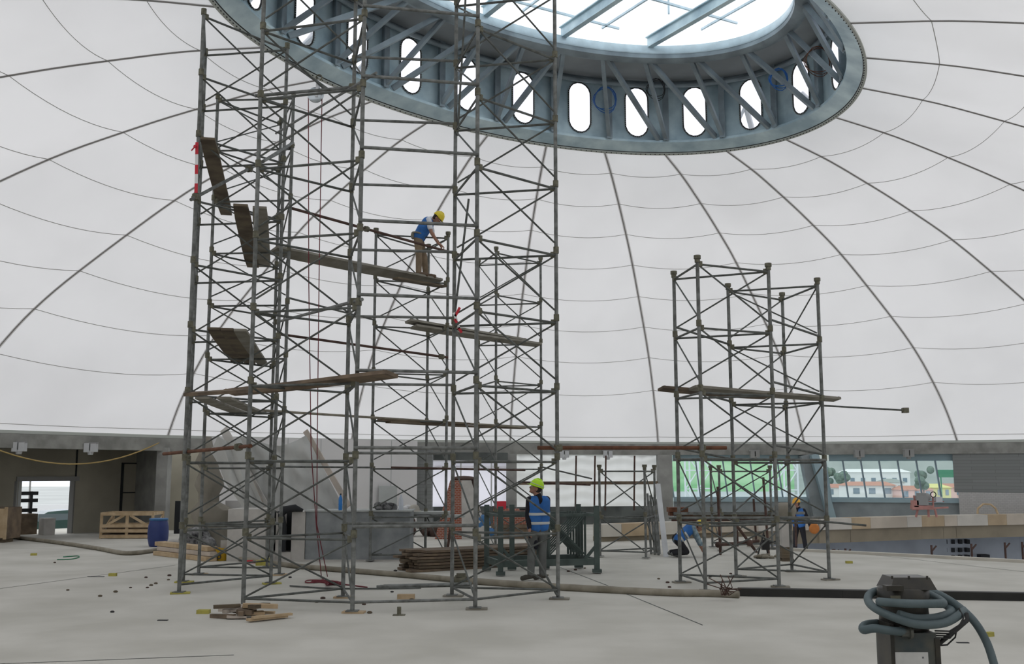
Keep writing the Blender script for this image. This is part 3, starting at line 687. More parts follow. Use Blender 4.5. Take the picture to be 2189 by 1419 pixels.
for y, z in ((72, -2.25), (88, -.3)):
    b = MB(); b.grid([[V(yy*u, yy, zz) for u in (.13, .20, .272)] for yy, zz in ((y, z+.15), (y+2.4, z+.55))]); tag(b.build('path_outside', 'ground_out'), ('nearer', 'farther')[y > 80]+' pale path crossing the green bank outside', 'path')
def house(px, D, wd, h, m, label, roof='roof_tile', nw=3):
    p = at(px, 1040, D); t = thing('house', label, 'house', V(p.x, p.y, GZ)); b = MB(); b.box(V(p.x, p.y, GZ+h/2), (wd, 7, h)); b.build('wall', m, t)
    b = MB(); e = .4; x0, x1, y0, y1, z = p.x-wd/2-e, p.x+wd/2+e, p.y-3.9, p.y+3.9, GZ+h
    b.add([V(x0, y0, z), V(x1, y0, z), V(x1, y1, z), V(x0, y1, z), V(x0+1.5, p.y, z+.9), V(x1-1.5, p.y, z+.9)], [(0, 1, 5, 4), (1, 2, 5), (2, 3, 4, 5), (3, 0, 4), (0, 3, 2, 1)]); b.build('roof', roof, t)
    for i in range(nw):
        b = MB(); b.box(V(p.x+wd*((i+.5)/nw-.5), p.y-3.55, GZ+h*.68), (wd/nw*.4, .1, 1.3)); b.build('window', 'mullion', t)
house(1788, 260, 7, 3.2, 'house_white', 'white house with reddish roof outside, nearest the slanted column')
house(1853, 245, 11, 3.9, 'house_white', 'wide white house with dark windows outside, middle of the right far window', nw=3)
house(1903, 270, 5, 4.4, 'house_white', 'taller white house right of the wide white house outside', 'hill', nw=2)
house(1947, 240, 7.5, 3.0, 'house_pink', 'pink gabled house outside, behind the small red machine')
house(1994, 245, 5.5, 3.4, 'house_yellow', 'yellow low building outside, right of the pink gabled house', 'house_yellow')
house(2036, 250, 8, 3.4, 'house_pink', 'pink house with brown roof outside, nearest the dark panel')
house(1870, 300, 18, 7.0, 'house_white', 'long white building on the slope outside', 'house_white', nw=6)
for px, D, h in ((1972, 225, 8.5), (1800, 282, 7), (1932, 300, 7), (1770, 285, 8), (2060, 290, 7)):
    p = at(px, 1000, D); t = thing('tree', 'dark bushy tree outside among the houses', 'tree', V(p.x, p.y, GZ), 'trees outside the right far window')
    b = MB()
    for i in range(9): b.ball(V(p.x+random.uniform(-1.4, 1.4), p.y+random.uniform(-1, 1), GZ+h*random.uniform(.45, .95)), random.uniform(.7, 1.3), 8, 6)
    b.build('foliage', 'tree', t); b = MB(); b.tube(V(p.x, p.y, GZ), V(p.x, p.y, GZ+h*.6), .18, 6); b.build('trunk', 'plank_brown', t)
b = MB(); p = at(2030, 1012, 150); b.box(p, (3.6, .2, 1.1)); b.tube(p+V(-1.3, 0, -6.5), p+V(-1.3, 0, 0), .1); b.tube(p+V(1.3, 0, -6.5), p+V(1.3, 0, 0), .1); tag(b.build('road_sign', 'hose_green'), 'green road sign outside the right far window', 'sign')
for px, D in ((1478, 56), (1506, 58), (1660, 50), (1690, 53)):      # lattice masts outside
    t = MB(); p = at(px, 1000, D); z0 = GZ
    for dx, dy in ((-.35, 0), (.35, 0), (0, .6)): t.tube(V(p.x+dx, p.y+dy, z0), V(p.x+dx, p.y+dy, 6), .05, 5)
    for i in range(11):
        q = -1 if i % 2 else 1; t.tube(V(p.x-.35*q, p.y, z0+i), V(p.x+.35*q, p.y, z0+i+1), .035, 5); t.tube(V(p.x-.35, p.y, z0+i), V(p.x+.35, p.y, z0+i), .03, 5)
    tag(t.build('lattice_mast', 'white'), 'white lattice mast standing outside the green window', 'mast', 'lattice masts outside the green window')
# ------------------------------------------------------------------ scaffold towers (three-legged, 1.03 m lifts)
LF = 1.07
def tower(label, feet, lifts, jack=0.0, plate='yellow_wood', cap=False, rails=True, rl=0.031, LF=1.03):
    P = [V(*q, 0) for q in feet]; c = sum(P, V(0, 0, 0))/3
    t = thing('scaffold_tower', label, 'scaffold', c, 'three-legged scaffold towers')
    top = lifts*LF+jack
    for i, p in enumerate(P):
        b = MB(); b.tube(p+V(0, 0, 0.04), p+V(0, 0, top), rl, 10); b.build('leg', 'tube', t, True)
        b = MB(); b.box(p+V(0, 0, 0.03), (.17, .17, .012)); b.build('base_plate', 'tube', t)
        if plate:
            b = MB(); b.box(p+V(.02, 0, 0.013), (.30, .16, .024), random.uniform(-.3, .5)); b.build('wood_pad', plate, t)
        n = P[(i+1) % 3]; d = (n-p).normalized()
        if rails:
            b = MB(); b.tube(p+V(0, 0, .14), n+V(0, 0, .14), 0.018, 6); b.build('bottom_rail', 'tube_thin', t, True)
        for k in range(lifts+1):
            z = jack+k*LF
            if k > 0:
                b = MB(); b.tube(p+V(0, 0, z-.07), p+V(0, 0, z+.035), rl+.014, 10)
                if k == lifts and cap: b.tube(p+V(0, 0, z-.01), p+V(0, 0, z+.05), rl+.028, 10)
                b.box(p+d*0.05+V(0, 0, z-.09), (.07, .05, .09), math.atan2(d.y, d.x)); b.build('coupler', 'coupler', t, True)
                b = MB(); b.tube(p+d*.05+V(0, 0, z-.10), n-d*.03+V(0, 0, z-.10), 0.019, 6); b.build('horizontal_brace', 'tube_thin', t, True)
            if k < lifts:
                b = MB(); b.tube(p+d*.05+V(0, 0, z+LF-.13), n-d*.04+V(0, 0, max(z+.10, .17)), 0.0145, 6); b.build('diagonal_brace', 'tube_thin', t, True)
    return t
TW = {
 'front_left': ('tall grey scaffold tower standing on the wood scraps, in front of the grey block counter', [(-3.75, 14.7), (-2.56, 15.94), (-2.16, 14.27)], 10, 0),
 'left': ('scaffold tower at the far left holding the steep planks, with striped tape on its leg', [(-5.22, 16.5), (-4.11, 17.9), (-5.68, 18.15)], 9, 0),
 'left_back': ('scaffold tower behind the striped-tape tower, where the long plank under the bending worker starts', [(-5.82, 19.5), (-4.30, 19.4), (-4.88, 20.9)], 9, 0),
 'centre': ('tall grey scaffold tower in front of the standing worker', [(-0.51, 14.61), (0.69, 15.77), (-0.92, 16.12)], 10, 0),
 'back': ('scaffold tower beside the bending worker, standing before the grey block counter', [(-3.02, 22.3), (-1.98, 23.9), (-1.44, 22.65)], 7, 0),
 'back_right': ('scaffold tower behind the steel frame rack, seen through the tower before the standing worker', [(-0.38, 24.2), (0.72, 25.4), (-0.85, 25.7)], 7, 0),
 'right': ('capped scaffold tower nearest the crouching worker, front one of the right pair', [(3.08, 16.75), (4.42, 17.4), (2.90, 18.1)], 5, .06),
 'right_back': ('capped scaffold tower at the right end of the right pair', [(4.08, 19.11), (5.60, 18.54), (5.36, 20.09)], 5, .02)}
for k, (lb, ft, n_, j) in TW.items(): tower(lb, ft, n_, j, {'back': None, 'back_right': None, 'right_back': 'plank_grey', 'right': 'plank_grey', 'centre': 'plank_grey'}.get(k, 'yellow_wood' if k == 'left' else 'new_wood'), n_ < 9, LF=1.03 if 'back' in k and k != 'right_back' else 1.07)
def fpt(k, i, z): p = TW[k][1][i]; return V(p[0], p[1], z)
def tubeobj(a, b_, r, label, m='tube', name='scaffold_tube', group=None, ends=0.0, clamp=()):
    a = Vector(a); b_ = Vector(b_); d = (b_-a).normalized(); a = a-d*ends; b_ = b_+d*ends
    b = MB(); b.tube(a, b_, r, 10)
    if clamp:
        t = thing(name, label, 'tube', (a+b_)/2, group); b.build('tube', m, t, True)
        for s in clamp:
            q = MB(); p = a.lerp(b_, s); q.tube(p-d*.05, p+d*.05, r+.028, 10); q.box(p+V(0, 0, .0), (.09, .12, .09)); q.build('clamp', 'coupler', t, True)
        return t
    return tag(b.build(name, m, smooth=True), label, 'tube', group)
words = ['lowest', 'second', 'third', 'fourth', 'fifth', 'sixth', 'seventh', 'eighth', 'ninth', 'tenth']
for k in range(1, 10):
    tubeobj(fpt('front_left', 2, k*LF+.08)+V(0, -.05, 0), fpt('centre', 0, k*LF+.08)+V(0, -.05, 0), .024, 'grey tube joining the two tall front towers, %s from the floor of the nearer row' % words[k-1], group='tubes joining the two tall front towers', ends=.02)
    tubeobj(fpt('front_left', 1, k*LF+.04)+V(0, .05, 0), fpt('centre', 2, k*LF+.04)+V(0, .05, 0), .022, 'grey tube joining the two tall front towers, %s from the floor of the farther row' % words[k-1], group='tubes joining the two tall front towers', ends=.02)
tubeobj(fpt('front_left', 2, .14), fpt('centre', 0, .14), .02, 'curved floor-level tube joining the two tall front towers', group='tubes joining the two tall front towers')
for k in (2, 3, 4, 5):
    tubeobj(fpt('right', 2, k*LF+(.17 if k < 5 else .0)), fpt('right_back', 0, k*LF-.02), .02, 'tube joining the right pair of towers, left side, level %s from the floor' % words[k-1], 'tube_thin', group='tubes joining the right pair of towers') if k < 5 else None
    tubeobj(fpt('right', 1, k*LF+.20), fpt('right_back', 1, k*LF+.06), .02, 'tube joining the right pair of towers, right side, level %s from the floor' % words[k-1], 'tube_thin', group='tubes joining the right pair of towers') if k < 5 else None
for k in (2, 5, 6):
    tubeobj(fpt('left_back', 1, k*LF-.15), fpt('back', 0, k*LF-.15), .02, 'thin tube running from the left towers to the tower beside the bending worker, %s lift' % words[k-1], 'tube_thin') if k != 6 else None
# long loose tubes clamped across
tubeobj(at(350, 970, 17.4), at(536, 953, 14.62), .028, 'short rusty tube clamped across the left tower at beam height', 'rust', clamp=(.3, .88))
tubeobj(at(1150, 957, 15.66), at(1552, 957, 17.0), .032, 'thick rusty tube spanning from the centre tower to the right pair', 'rust', clamp=(.1, .86))
tubeobj(at(408, 427, 16.35), at(628, 310, 19.6), .028, 'slanting tube clamped from the striped-tape leg up past the front left tower', clamp=(.04, .52))
tubeobj(at(548, 345, 14.8)+V(.1, 0, 0), at(626, 305, 19.3), .026, 'short slanting tube above the steep planks')
tubeobj(at(545, 205, 14.85), at(760, 186, 15.8), .026, 'tube crossing the top of the front left tower below the pulley', clamp=(.97,))
tubeobj(at(590, 285, 19.7), at(804, 156, 14.2), .022, 'slanting tube rising to the right past the hanging pulley')
tubeobj(at(585, 690, 20.0), at(774, 640, 14.2), .026, 'slanting tube clamped between the left towers above the long plank', clamp=(.06, .93))
tubeobj(at(596, 714, 20.0), at(957, 764, 21.9), .026, 'dark rusty tube running back to the tower beside the bending worker', 'rust_dark', clamp=(.96,))
tubeobj(at(616, 443, 19.4), at(984, 545, 22.5), .028, 'long dark tube held by the bending worker', 'rust_dark', clamp=(.42,))
tubeobj(at(560, 877, 20.4), at(1135, 914, 24.9), .026, 'long tube running from the left towers under the thin plank', 'pipe_tan')
tubeobj(at(837, 999, 21.5), at(1122, 1005, 24.0), .024, 'rusty tube at beam height before the bright window', 'rust_dark')
tubeobj(at(1108, 1030, 26), at(1262, 1036, 25.2), .026, 'rusty tube beside the helmet of the standing worker', 'rust_dark')
tubeobj(at(1155, 997, 24.6), at(1265, 1023, 23.4), .018, 'thin dark tube ending in a knob right of the lime helmet', 'tube_thin')
tubeobj(at(1762, 867, 18.7), at(1936, 877, 18.0), .017, 'thin tube sticking out right of the right tower pair', 'tube_thin', ends=0, clamp=(.995,))
tubeobj(at(1666, 1106, 17.9), at(1852, 1123, 17.2), .018, 'thin tube sticking out low from the right tower pair', 'tube_thin')
tubeobj(at(612, 128, 17.5), at(700, 190, 17.1), .024, 'short tube reaching out to carry the pulley', 'tube_thin')
tubeobj(at(995, 0, 15.9), at(978, 290, 16.1), .018, 'near-upright dark tube inside the top of the centre tower', 'tube_thin')
tubeobj(at(1002, 425, 15.8), at(973, 665, 16.0), .018, 'near-upright dark tube beside the twisted warning tape', 'tube_thin')
tubeobj(at(1440, 982, 18.4), at(1766, 983, 18.5), .024, 'level tube across the right tower pair just under the beam', 'tube')
tubeobj(at(1115, 1135, 16.3), at(1192, 1300-26, 15.7), .018, 'thin diagonal tube low in the centre tower', 'tube_thin')
tubeobj(at(1430, 1107, 18.3), at(1768, 1106, 18.6), .022, 'level tube across the right tower pair at knee height of the crouching worker', 'tube')

# ------------------------------------------------------------------ planks on the towers
def plank(a, b_, wd, label, m='plank', th=.04, group='scaffold planks', name='scaffold_plank', tilt=0.0, cleat=True):
    a = Vector(a); b_ = Vector(b_); d = (b_-a).normalized(); s = d.cross(V(0, 0, 1)).normalized(); u = s.cross(d).normalized()
    if tilt: s, u = (s*math.cos(tilt)+u*math.sin(tilt)), (u*math.cos(tilt)-s*math.sin(tilt))
    b = MB(); L = (b_-a).length; q = MB()
    n = 6; rows = []
    for i in range(n+1):                              # slightly bowed, chamfered ends
        t = i/n; p = a.lerp(b_, t)-V(0, 0, .012*L/4*4*t*(1-t)); w_ = wd/2*(0.86 if i in (0, n) else 1)
        rows.append([p-s*w_+u*th/2, p+s*w_+u*th/2, p+s*w_-u*th/2, p-s*w_-u*th/2])
    b.grid(rows, closed=True); b.add(rows[0], [(0, 1, 2, 3)]); b.add(rows[-1], [(3, 2, 1, 0)])
    o = b.build(name, m); tag(o, label, 'plank', group)
    if cleat:
        q = MB()
        for t in (.015, .985): q.beam(a.lerp(b_, t)-s*wd*.44+u*(th/2+.002), a.lerp(b_, t)+s*wd*.44+u*(th/2+.002), .03, .004, up=u)
        q.build('end_band', 'rust_dark', None) if False else None
        me = q.v; base = o.location; mm = bpy.data.meshes.new('end_band'); mm.from_pydata([x-base for x in q.v], [], q.f); mm.materials.append(M['rust_dark']); e = bpy.data.objects.new('end_band', mm); C.objects.link(e); e.parent = o
    return o
plank(at(444, 296, 16.2), at(484, 458, 20.9), .26, 'steep-looking dark plank, uppermost on the left tower')
plank(at(514, 438, 16.6), at(541, 570, 20.8), .27, 'dark plank of the middle pair on the left tower, left one')
plank(at(555, 443, 16.6), at(565, 569, 20.8), .26, 'paler plank of the middle pair on the left tower, right one', 'plank_grey')
for i, (x0, x1, m) in enumerate(((457, 510, 'plank'), (485, 536, 'plank'), (513, 562, 'plank_grey'))):
    plank(at(x0, 702+i*1.5, 16.3), at(x1, 776+i, 20.9), .225, ('left', 'middle', 'right')[i]+' board of the three side by side on the left tower', m)
plank(at(402, 842, 16.1), at(700, 822, 14.9), .24, 'long brown plank sloping gently across the left tower, left half', 'plank_brown', .05, tilt=-.2)
plank(at(490, 843, 16.2)+V(0, 0, .03), at(838, 804, 13.7)+V(0, 0, .03), .26, 'long brown plank reaching past the front left tower, right half', 'plank_brown', .05, tilt=.22)
plank(at(432, 850, 16.6), at(525, 886, 21.2), .26, 'greenish plank under the long brown planks, left one', 'plank_grey')
plank(at(478, 850, 16.6), at(560, 884, 20.9), .26, 'greenish plank under the long brown planks, right one', 'plank_grey')
WA, WB = at(583, 534, 19.6), at(937, 603, 22.9)
plank(WA, WB, .36, 'long grey plank on which the bending worker stands', 'plank_grey', .05, tilt=.28)
plank(at(845, 590, 21.6)-V(0, 0, .05), at(950, 608, 22.6)-V(0, 0, .05), .22, 'short plank end below the bending worker', 'plank')
plank(at(872, 686, 22.0), at(1120, 728, 25.0), .22, 'grey plank bridging to the tower behind, upper of two', 'plank_grey', .05, tilt=.25)
plank(at(884, 698, 22.1), at(1152, 737, 25.4), .24, 'grey plank bridging to the tower behind, lower of two', 'plank_grey', .05, tilt=.25)
plank(at(812, 897, 21.9), at(1000, 906, 23.6), .22, 'thin dark plank lying level behind the centre tower, left one')
plank(at(830, 902, 22.0), at(1118, 915, 25.0), .22, 'thin dark plank lying level behind the centre tower, right one')
plank(at(1412, 830, 18.1), at(1640, 848, 18.9), .24, 'plank lying across the right tower pair, left end overhanging', 'plank_brown', .045, tilt=.2)
plank(at(1480, 834, 18.0)+V(0, 0, .045), at(1790, 858, 19.6)+V(0, 0, .04), .24, 'plank lying across the right tower pair, right end overhanging', 'plank_grey', .045, tilt=.2)

# warning tapes
t_ = thing('warning_tape', 'red and white striped tape strip hanging down the leg of the left tower', 'tape', at(420, 305, 16.45))
ys = [304, 330, 352, 372, 392, 412]
for i, (a, c_) in enumerate(zip(ys, ys[1:])):
    b = MB(); b.beam(at(421-i*.4, a, 16.42), at(420.6-i*.4, c_, 16.42), .05, .01, up=V(0, 1, 0)); b.build('stripe', 'tape_red' if i % 2 == 0 or i == 0 else 'white', t_)
b = MB(); b.ball(at(417, 313, 16.4), (.03, .02, .03)); b.beam(at(417, 313, 16.4), at(409, 322, 16.4), .03, .01); b.build('knot', 'tape_red', t_)
t_ = thing('warning_tape', 'twisted red and white tape knotted on the centre tower above the bridging planks', 'tape', at(975, 690, 15.95))
for x0, y0, x1, y1, m in ((983, 657, 973, 676, 'tape_red'), (970, 668, 976, 684, 'white'), (975, 684, 982, 702, 'white'), (972, 682, 980, 694, 'tape_red'), (980, 700, 987, 711, 'tape_red')):
    b = MB(); b.beam(at(x0, y0, 15.95), at(x1, y1, 15.95), .04, .012, up=V(0, 1, 0)); b.build('stripe', m, t_)

# pulley and ropes
pc = at(675, 203, 17.3); t_ = thing('pulley', 'metal pulley wheel hanging from the short tube with two red ropes', 'pulley', pc)
b = MB(); b.lathe(pc-V(0, .03, 0), [(.02, 0), (.13, 0), (.14, .012), (.11, .03), (.14, .048), (.13, .06), (.02, .06)], 24, V(0, 1, 0)); b.build('wheel', 'chrome', t_, True)
b = MB(); b.beam(pc+V(.02, -.05, -.05), pc+V(.04, -.05, .26), .05, .012, up=V(0, 1, 0)); b.beam(pc+V(.02, .05, -.05), pc+V(.04, .05, .26), .05, .012, up=V(0, 1, 0)); b.build('fork', 'aluminium', t_)
b = MB(); b.path([pc+V(.05+.05*math.cos(a/10*6.28), 0, .32+.05*math.sin(a/10*6.28)) for a in range(10)], .012, 6, True); b.build('hook', 'coupler', t_, True)
rp = thing('red_rope', 'dark red hauling rope hanging from the pulley to a tangled heap on the floor', 'rope', fl(690, 1246))
def smoothpts(P, n=6):
    out = []
    for i in range(len(P)-1):
        p0, p1, p2, p3 = P[max(0, i-1)], P[i], P[i+1], P[min(len(P)-1, i+2)]
        for j in range(n):
            t = j/n; out.append(0.5*((2*p1)+(p2-p0)*t+(2*p0-5*p1+4*p2-p3)*t*t+(3*p1-p0-3*p2+p3)*t**3))
    return out+[P[-1]]
g1 = fl(687, 1232, .02); g2 = fl(700, 1232, .02)
b = MB(); b.path([pc+V(-.13, 0, 0), at(660, 600, 17.4), at(665, 960, 17.4), at(676, 1120, 17.6), g1], .0085, 6); b.build('strand', 'rope_red', rp, True)
b = MB(); b.path([pc+V(.11, 0, 0), at(682, 600, 17.4), at(678, 960, 17.4), at(677, 1120, 17.6), g2], .0085, 6); b.build('strand', 'rope_red', rp, True)
P = [g1]
for i in range(26): P.append(fl(690+random.uniform(-60, 62)*(0.4+.6*i/26), 1247+random.uniform(-7, 4), random.uniform(.012, .09 if i < 12 else .02)))
P += [fl(735, 1249, .012), fl(785, 1255, .012)]
b = MB(); b.path(smoothpts(P, 5), .011, 6); b.build('rope_heap', 'rope_red', rp, True)

# ------------------------------------------------------------------ people
def limb(b, pts, n=12):
    for (p, r), (q, s) in zip(pts, pts[1:]): b.cap(p, r, q, s, n)
def hand(b, wr, d, palm, k=1.0, curl=0.5, side=1):
    """palm, four bent fingers of different length and a thumb from the side of the palm"""
    d = d.normalized(); palm = (palm-d*palm.dot(d)).normalized(); x = d.cross(palm).normalized()*side
    b.cap(wr, .026*k, wr+d*.03*k, .030*k)
    for i, (o, L) in enumerate(((-.030, .070), (-.010, .082), (.010, .078), (.029, .062))):
        r0 = wr+x*(o*.7*k)+d*.03*k; kn = wr+x*(o*k)+d*.092*k; b.cap(r0, .014*k, kn, .0115*k, 8)
        c1 = curl*(.8+.15*i); d1 = (d*math.cos(c1)+palm*math.sin(c1)); p1 = kn+d1*L*.5*k; b.cap(kn, .0105*k, p1, .0095*k, 8)
        d2 = (d*math.cos(2*c1)+palm*math.sin(2*c1)); b.cap(p1, .0095*k, p1+d2*L*.45*k, .0082*k, 8)
    t0 = wr+x*(-.026*k)+d*.03*k; td = (d*.6-x*.75+palm*.3).normalized(); t1 = t0+td*.042*k; b.cap(t0, .014*k, t1, .0115*k, 8)
    b.cap(t1, .0115*k, t1+(d*.85-x*.25+palm*.35).normalized()*.034*k, .010*k, 8)
def person(label, J, col, k=1.0, face=V(-1, 0, 0), up=V(0, 0, 1), curl=.5, stripes=True, hairlen=0.0):
    """J: joints in world metres. col: materials"""
    t = thing('person', label, 'person', V(J['pelvis'].x, J['pelvis'].y, min(J['ankL'].z, J['ankR'].z)-.07*k))
    f = face.normalized(); up = (up-f*up.dot(f)).normalized(); sd = f.cross(up).normalized()      # sd = person's right
    H = J['head']; ax = (sd, f, up)
    b = MB()
    b.ball(H+up*.015*k, (.074*k, .092*k, .108*k), 20, 14, ax); b.ball(H+f*.035*k-up*.055*k, (.052*k, .055*k, .055*k), 14, 10, ax)       # skull, jaw
    b.cap(H+f*.090*k+up*.005*k, .011*k, H+f*.108*k-up*.022*k, .015*k, 8)                        # nose
    b.ball(H+f*.072*k+up*.028*k, (.05*k, .018*k, .012*k), 10, 8, ax); b.ball(H+f*.088*k-up*.050*k, (.026*k, .012*k, .010*k), 10, 8, ax)   # brow, lips
    b.ball(H+f*.078*k-up*.088*k, (.022*k, .018*k, .018*k), 10, 8, ax)
    for s in (-1, 1): b.ball(H+sd*s*.076*k-f*.005*k-up*.005*k, (.012*k, .022*k, .034*k), 10, 8, ax)
    b.cap(H-up*.06*k-f*.02*k, .056*k, J['neck'], .062*k)
    S = (J['shL'], J['shR']); HP = (J['hipL'], J['hipR']); ch = (J['shL']+J['shR'])/2; dv = (J['pelvis']-ch)
    for s, h in zip(S, HP):
        inner = s.lerp(ch, .42); b.cap(inner+dv*.12, .105*k, h.lerp(J['pelvis'], .25), .105*k, 14); b.cap(s, .055*k, ch+dv*.04, .075*k)
    for sfx in 'LR':
        b_s, e, wv = J['sh'+sfx], J['el'+sfx], J['wr'+sfx]
        limb(b, [(b_s, .055*k), (b_s.lerp(e, .5), .046*k), (e, .038*k), (e.lerp(wv, .35), .038*k), (wv, .026*k)])
        hand(b, wv, J.get('hd'+sfx, wv-e), J.get('pm'+sfx, V(0, 0, -1)), k, curl, 1 if sfx == 'L' else -1)
        h, kn, an = J['hip'+sfx], J['kn'+sfx], J['ank'+sfx]
        limb(b, [(h, .088*k), (h.lerp(kn, .5), .070*k), (kn, .052*k), (kn.lerp(an, .3), .052*k), (an, .036*k)])
        b.cap(an-V(0, 0, .03*k), .034*k, J['toe'+sfx], .03*k)
    remesh(b.build('body', 'skin', t, True), .0075)
    for s in (-1, 1):
        e = MB(); e.ball(H+sd*s*.030*k+f*.081*k+up*.006*k, .0125*k, 10, 8); o = e.build('eye', 'eye_white', t, True)
        e = MB(); e.ball(H+sd*s*.030*k+f*.0915*k+up*.006*k, .0055*k, 8, 6); e.build('pupil', 'hair', o, True)
    hr = MB(); hr.ball(H+up*.022*k-f*.016*k, (.081*k, .094*k, .108*k), 16, 12, ax); hr.ball(H-f*.035*k-up*.045*k, (.062*k, .06*k, .05*k), 12, 10, ax); remesh(hr.build('hair', 'hair', t, True), .012)
    # helmet: shell, brim ridge, peak
    hm = MB(); c = H+up*.048*k; prof_ = [(.001, .125), (.045, .118), (.085, .092), (.108, .055), (.118, .01), (.122, -.012), (.112, -.012), (.10, .05), (.06, .09), (.001, .105)]
    xs = MB(); n = 28; vs = []
    rows = [[c+sd*(r*k*.92*math.cos(a*2*math.pi/n))+f*(r*k*1.1*math.sin(a*2*math.pi/n))+up*(z*k) for a in range(n)] for r, z in prof_]
    hm.grid(rows, closed=True)
    pk = []
    for a in range(13):
        q = math.pi*(a/12); pk.append((c+sd*(.112*k*math.cos(q))+f*(.134*k*math.sin(q))-up*.010*k, c+sd*(.085*k*math.cos(q))+f*(.134*k+.055*k*math.sin(q))*1.0*(1 if 0 < a < 12 else .2)-up*.022*k))
    hm.grid([[p for p, q in pk], [q for p, q in pk]]); hm.grid([[p-up*.004*k for p, q in pk], [q-up*.004*k for p, q in pk]])
    hm.path([c+f*(-.09*k)+up*.085*k, c+up*.130*k-f*.03*k, c+up*.130*k+f*.03*k, c+f*.095*k+up*.082*k], .012*k, 6)
    ho = hm.build('helmet', col['helmet'], t, True)
    if stripes:
        st = MB(); st.path([c+sd*(.112*k*math.cos(a*2*math.pi/n))+f*(.131*k*math.sin(a*2*math.pi/n))+up*(.022*k) for a in range(n)], .006*k, 5, True); st.build('helmet_band', 'reflective', ho, True)
    # shirt with sleeves
    b = MB()
    for sfx in 'LR':
        b_s, e, wv = J['sh'+sfx], J['el'+sfx], J['wr'+sfx]; pts = [(b_s, .068*k), (b_s.lerp(e, .5), .058*k), (e, .050*k)]
        if col.get('sleeve', 'long') == 'long': pts += [(e.lerp(wv, .4), .049*k), (e.lerp(wv, .9), .037*k)]
        elif col['sleeve'] == 'mid': pts += [(e.lerp(wv, .45), .047*k)]
        else: pts = pts[:1]+[(b_s.lerp(e, .62), .060*k)]
        limb(b, pts); inner = J['sh'+sfx].lerp(ch, .42); b.cap(inner+dv*.1, .112*k, J['hip'+sfx].lerp(J['pelvis'], .25), .11*k, 14)
    b.cap(ch, .09*k, J['neck']-(H-J['neck'])*.05, .072*k)
    remesh(b.build('shirt', col['shirt'], t, True), .011)
    # vest
    b = MB()
    hem = {s: J['hip'+s].lerp(J['pelvis'], .15)+dv*(-.06) for s in 'LR'}
    for s in 'LR':
        inner = J['sh'+s].lerp(ch, .36); b.cap(inner+dv*.10, .121*k, hem[s], .126*k, 16); b.cap(inner+dv*.5, .124*k, hem[s]*1.0, .128*k, 16); b.cap(J['sh'+s].lerp(ch, .25), .068*k, ch, .082*k)
    vo = remesh(b.build('vest', col['vest'], t, True), .011)
    if stripes:
        for q in (.52, .86):
            c0 = ch.lerp((hem['L']+hem['R'])/2, q); ld = (J['shR']-J['shL']).normalized(); fd = ld.cross(dv).normalized(); w_ = .5*(J['shL'].lerp(ch, .36)-J['shR'].lerp(ch, .36)).length*(1-q)+.5*(hem['L']-hem['R']).length*q
            st = MB(); n = 32; rows = []
            for zz in (-.022, .022):
                rows.append([c0+ld*((w_*(1 if math.cos(a*2*math.pi/n) > 0 else -1))+.137*k*math.cos(a*2*math.pi/n))+fd*(.137*k*math.sin(a*2*math.pi/n))-dv.normalized()*zz*k for a in range(n)])
            st.grid(rows, closed=True); st.build('reflective_band', 'reflective', vo, True)
    # trousers and boots
    b = MB()
    for s in 'LR':
        h, kn, an = J['hip'+s], J['kn'+s], J['ank'+s]
        b.cap(J['pelvis'], .105*k, h, .104*k, 14); limb(b, [(h, .104*k), (h.lerp(kn, .5), .088*k), (kn, .072*k), (kn.lerp(an, .5), .069*k), (kn.lerp(an, .93), .066*k)], 14)
    b.cap(J['pelvis'], .11*k, J['pelvis']-dv*.16, .108*k, 14)
    remesh(b.build('trousers', col['trousers'], t, True), .011)
    for s in 'LR':
        b = MB(); an = J['ank'+s]; to_ = J['toe'+s]; hd_ = (to_-an); hd_.z = 0; hd_ = hd_.normalized() if hd_.length > .02 else f
        b.cap(an+(J['kn'+s]-an).normalized()*.06*k, .05*k, an, .048*k); b.cap(an-V(0, 0, .02*k)-hd_*.03*k, .046*k, to_, .040*k); b.cap(to_-V(0, 0, .005), .042*k, an.lerp(to_, .6)-V(0, 0, .008), .046*k)
        remesh(b.build('boot', col.get('boot', 'boot'), t, True), .011)
    return t
# standing worker, back three-quarter to us, looking up to the left
g = fl(1148, 1240); gx, gy = g.x, g.y
def P3(dx, dy, z): return V(gx+dx, gy+dy, z)
J = dict(pelvis=P3(.02, .0, .93), neck=P3(.02, .0, 1.47), head=P3(-.015, .0, 1.60), shL=P3(-.13, -.10, 1.40), shR=P3(.18, .08, 1.40),
         hipL=P3(-.06, -.05, .90), hipR=P3(.10, .04, .90), knL=P3(-.10, -.05, .50), knR=P3(.10, .03, .50), ankL=P3(-.11, -.04, .095), ankR=P3(.10, .02, .095),
         toeL=P3(-.26, -.12, .05), toeR=P3(-.03, -.02, .05), elL=P3(-.165, -.12, 1.12), wrL=P3(-.13, -.19, .90), elR=P3(.20, .18, 1.13), wrR=P3(-.02, .30, 1.16))
J['hdL'] = V(-.10, -.03, -1); J['pmL'] = V(.6, 0, 0)
sw = person('person in lime helmet, blue vest and grey trousers standing behind the centre tower looking up', J, dict(helmet='helmet_lime', shirt='shirt_black', vest='vest_blue', trousers='trousers_grey'), 1.0, V(-.86, -.12, .34), V(.35, 0, .9))
for z, dx, dy, w_, h in ((.62, -.02, -.135, .09, .17), (.78, -.11, -.13, .09, .12)):
    b = MB(); b.ball(P3(dx, dy+.02, z), (w_*.5, .03, h*.5), 12, 8); b.build('pocket', 'shirt_black', sw, True)
b = MB(); p = P3(-.16, -.02, 1.20); b.box(p+V(-.07, -.02, .03), (.16, .05, .03)); tag(b.build('radio', 'rubber'), 'small black handset held by the person in the lime helmet', 'handset')
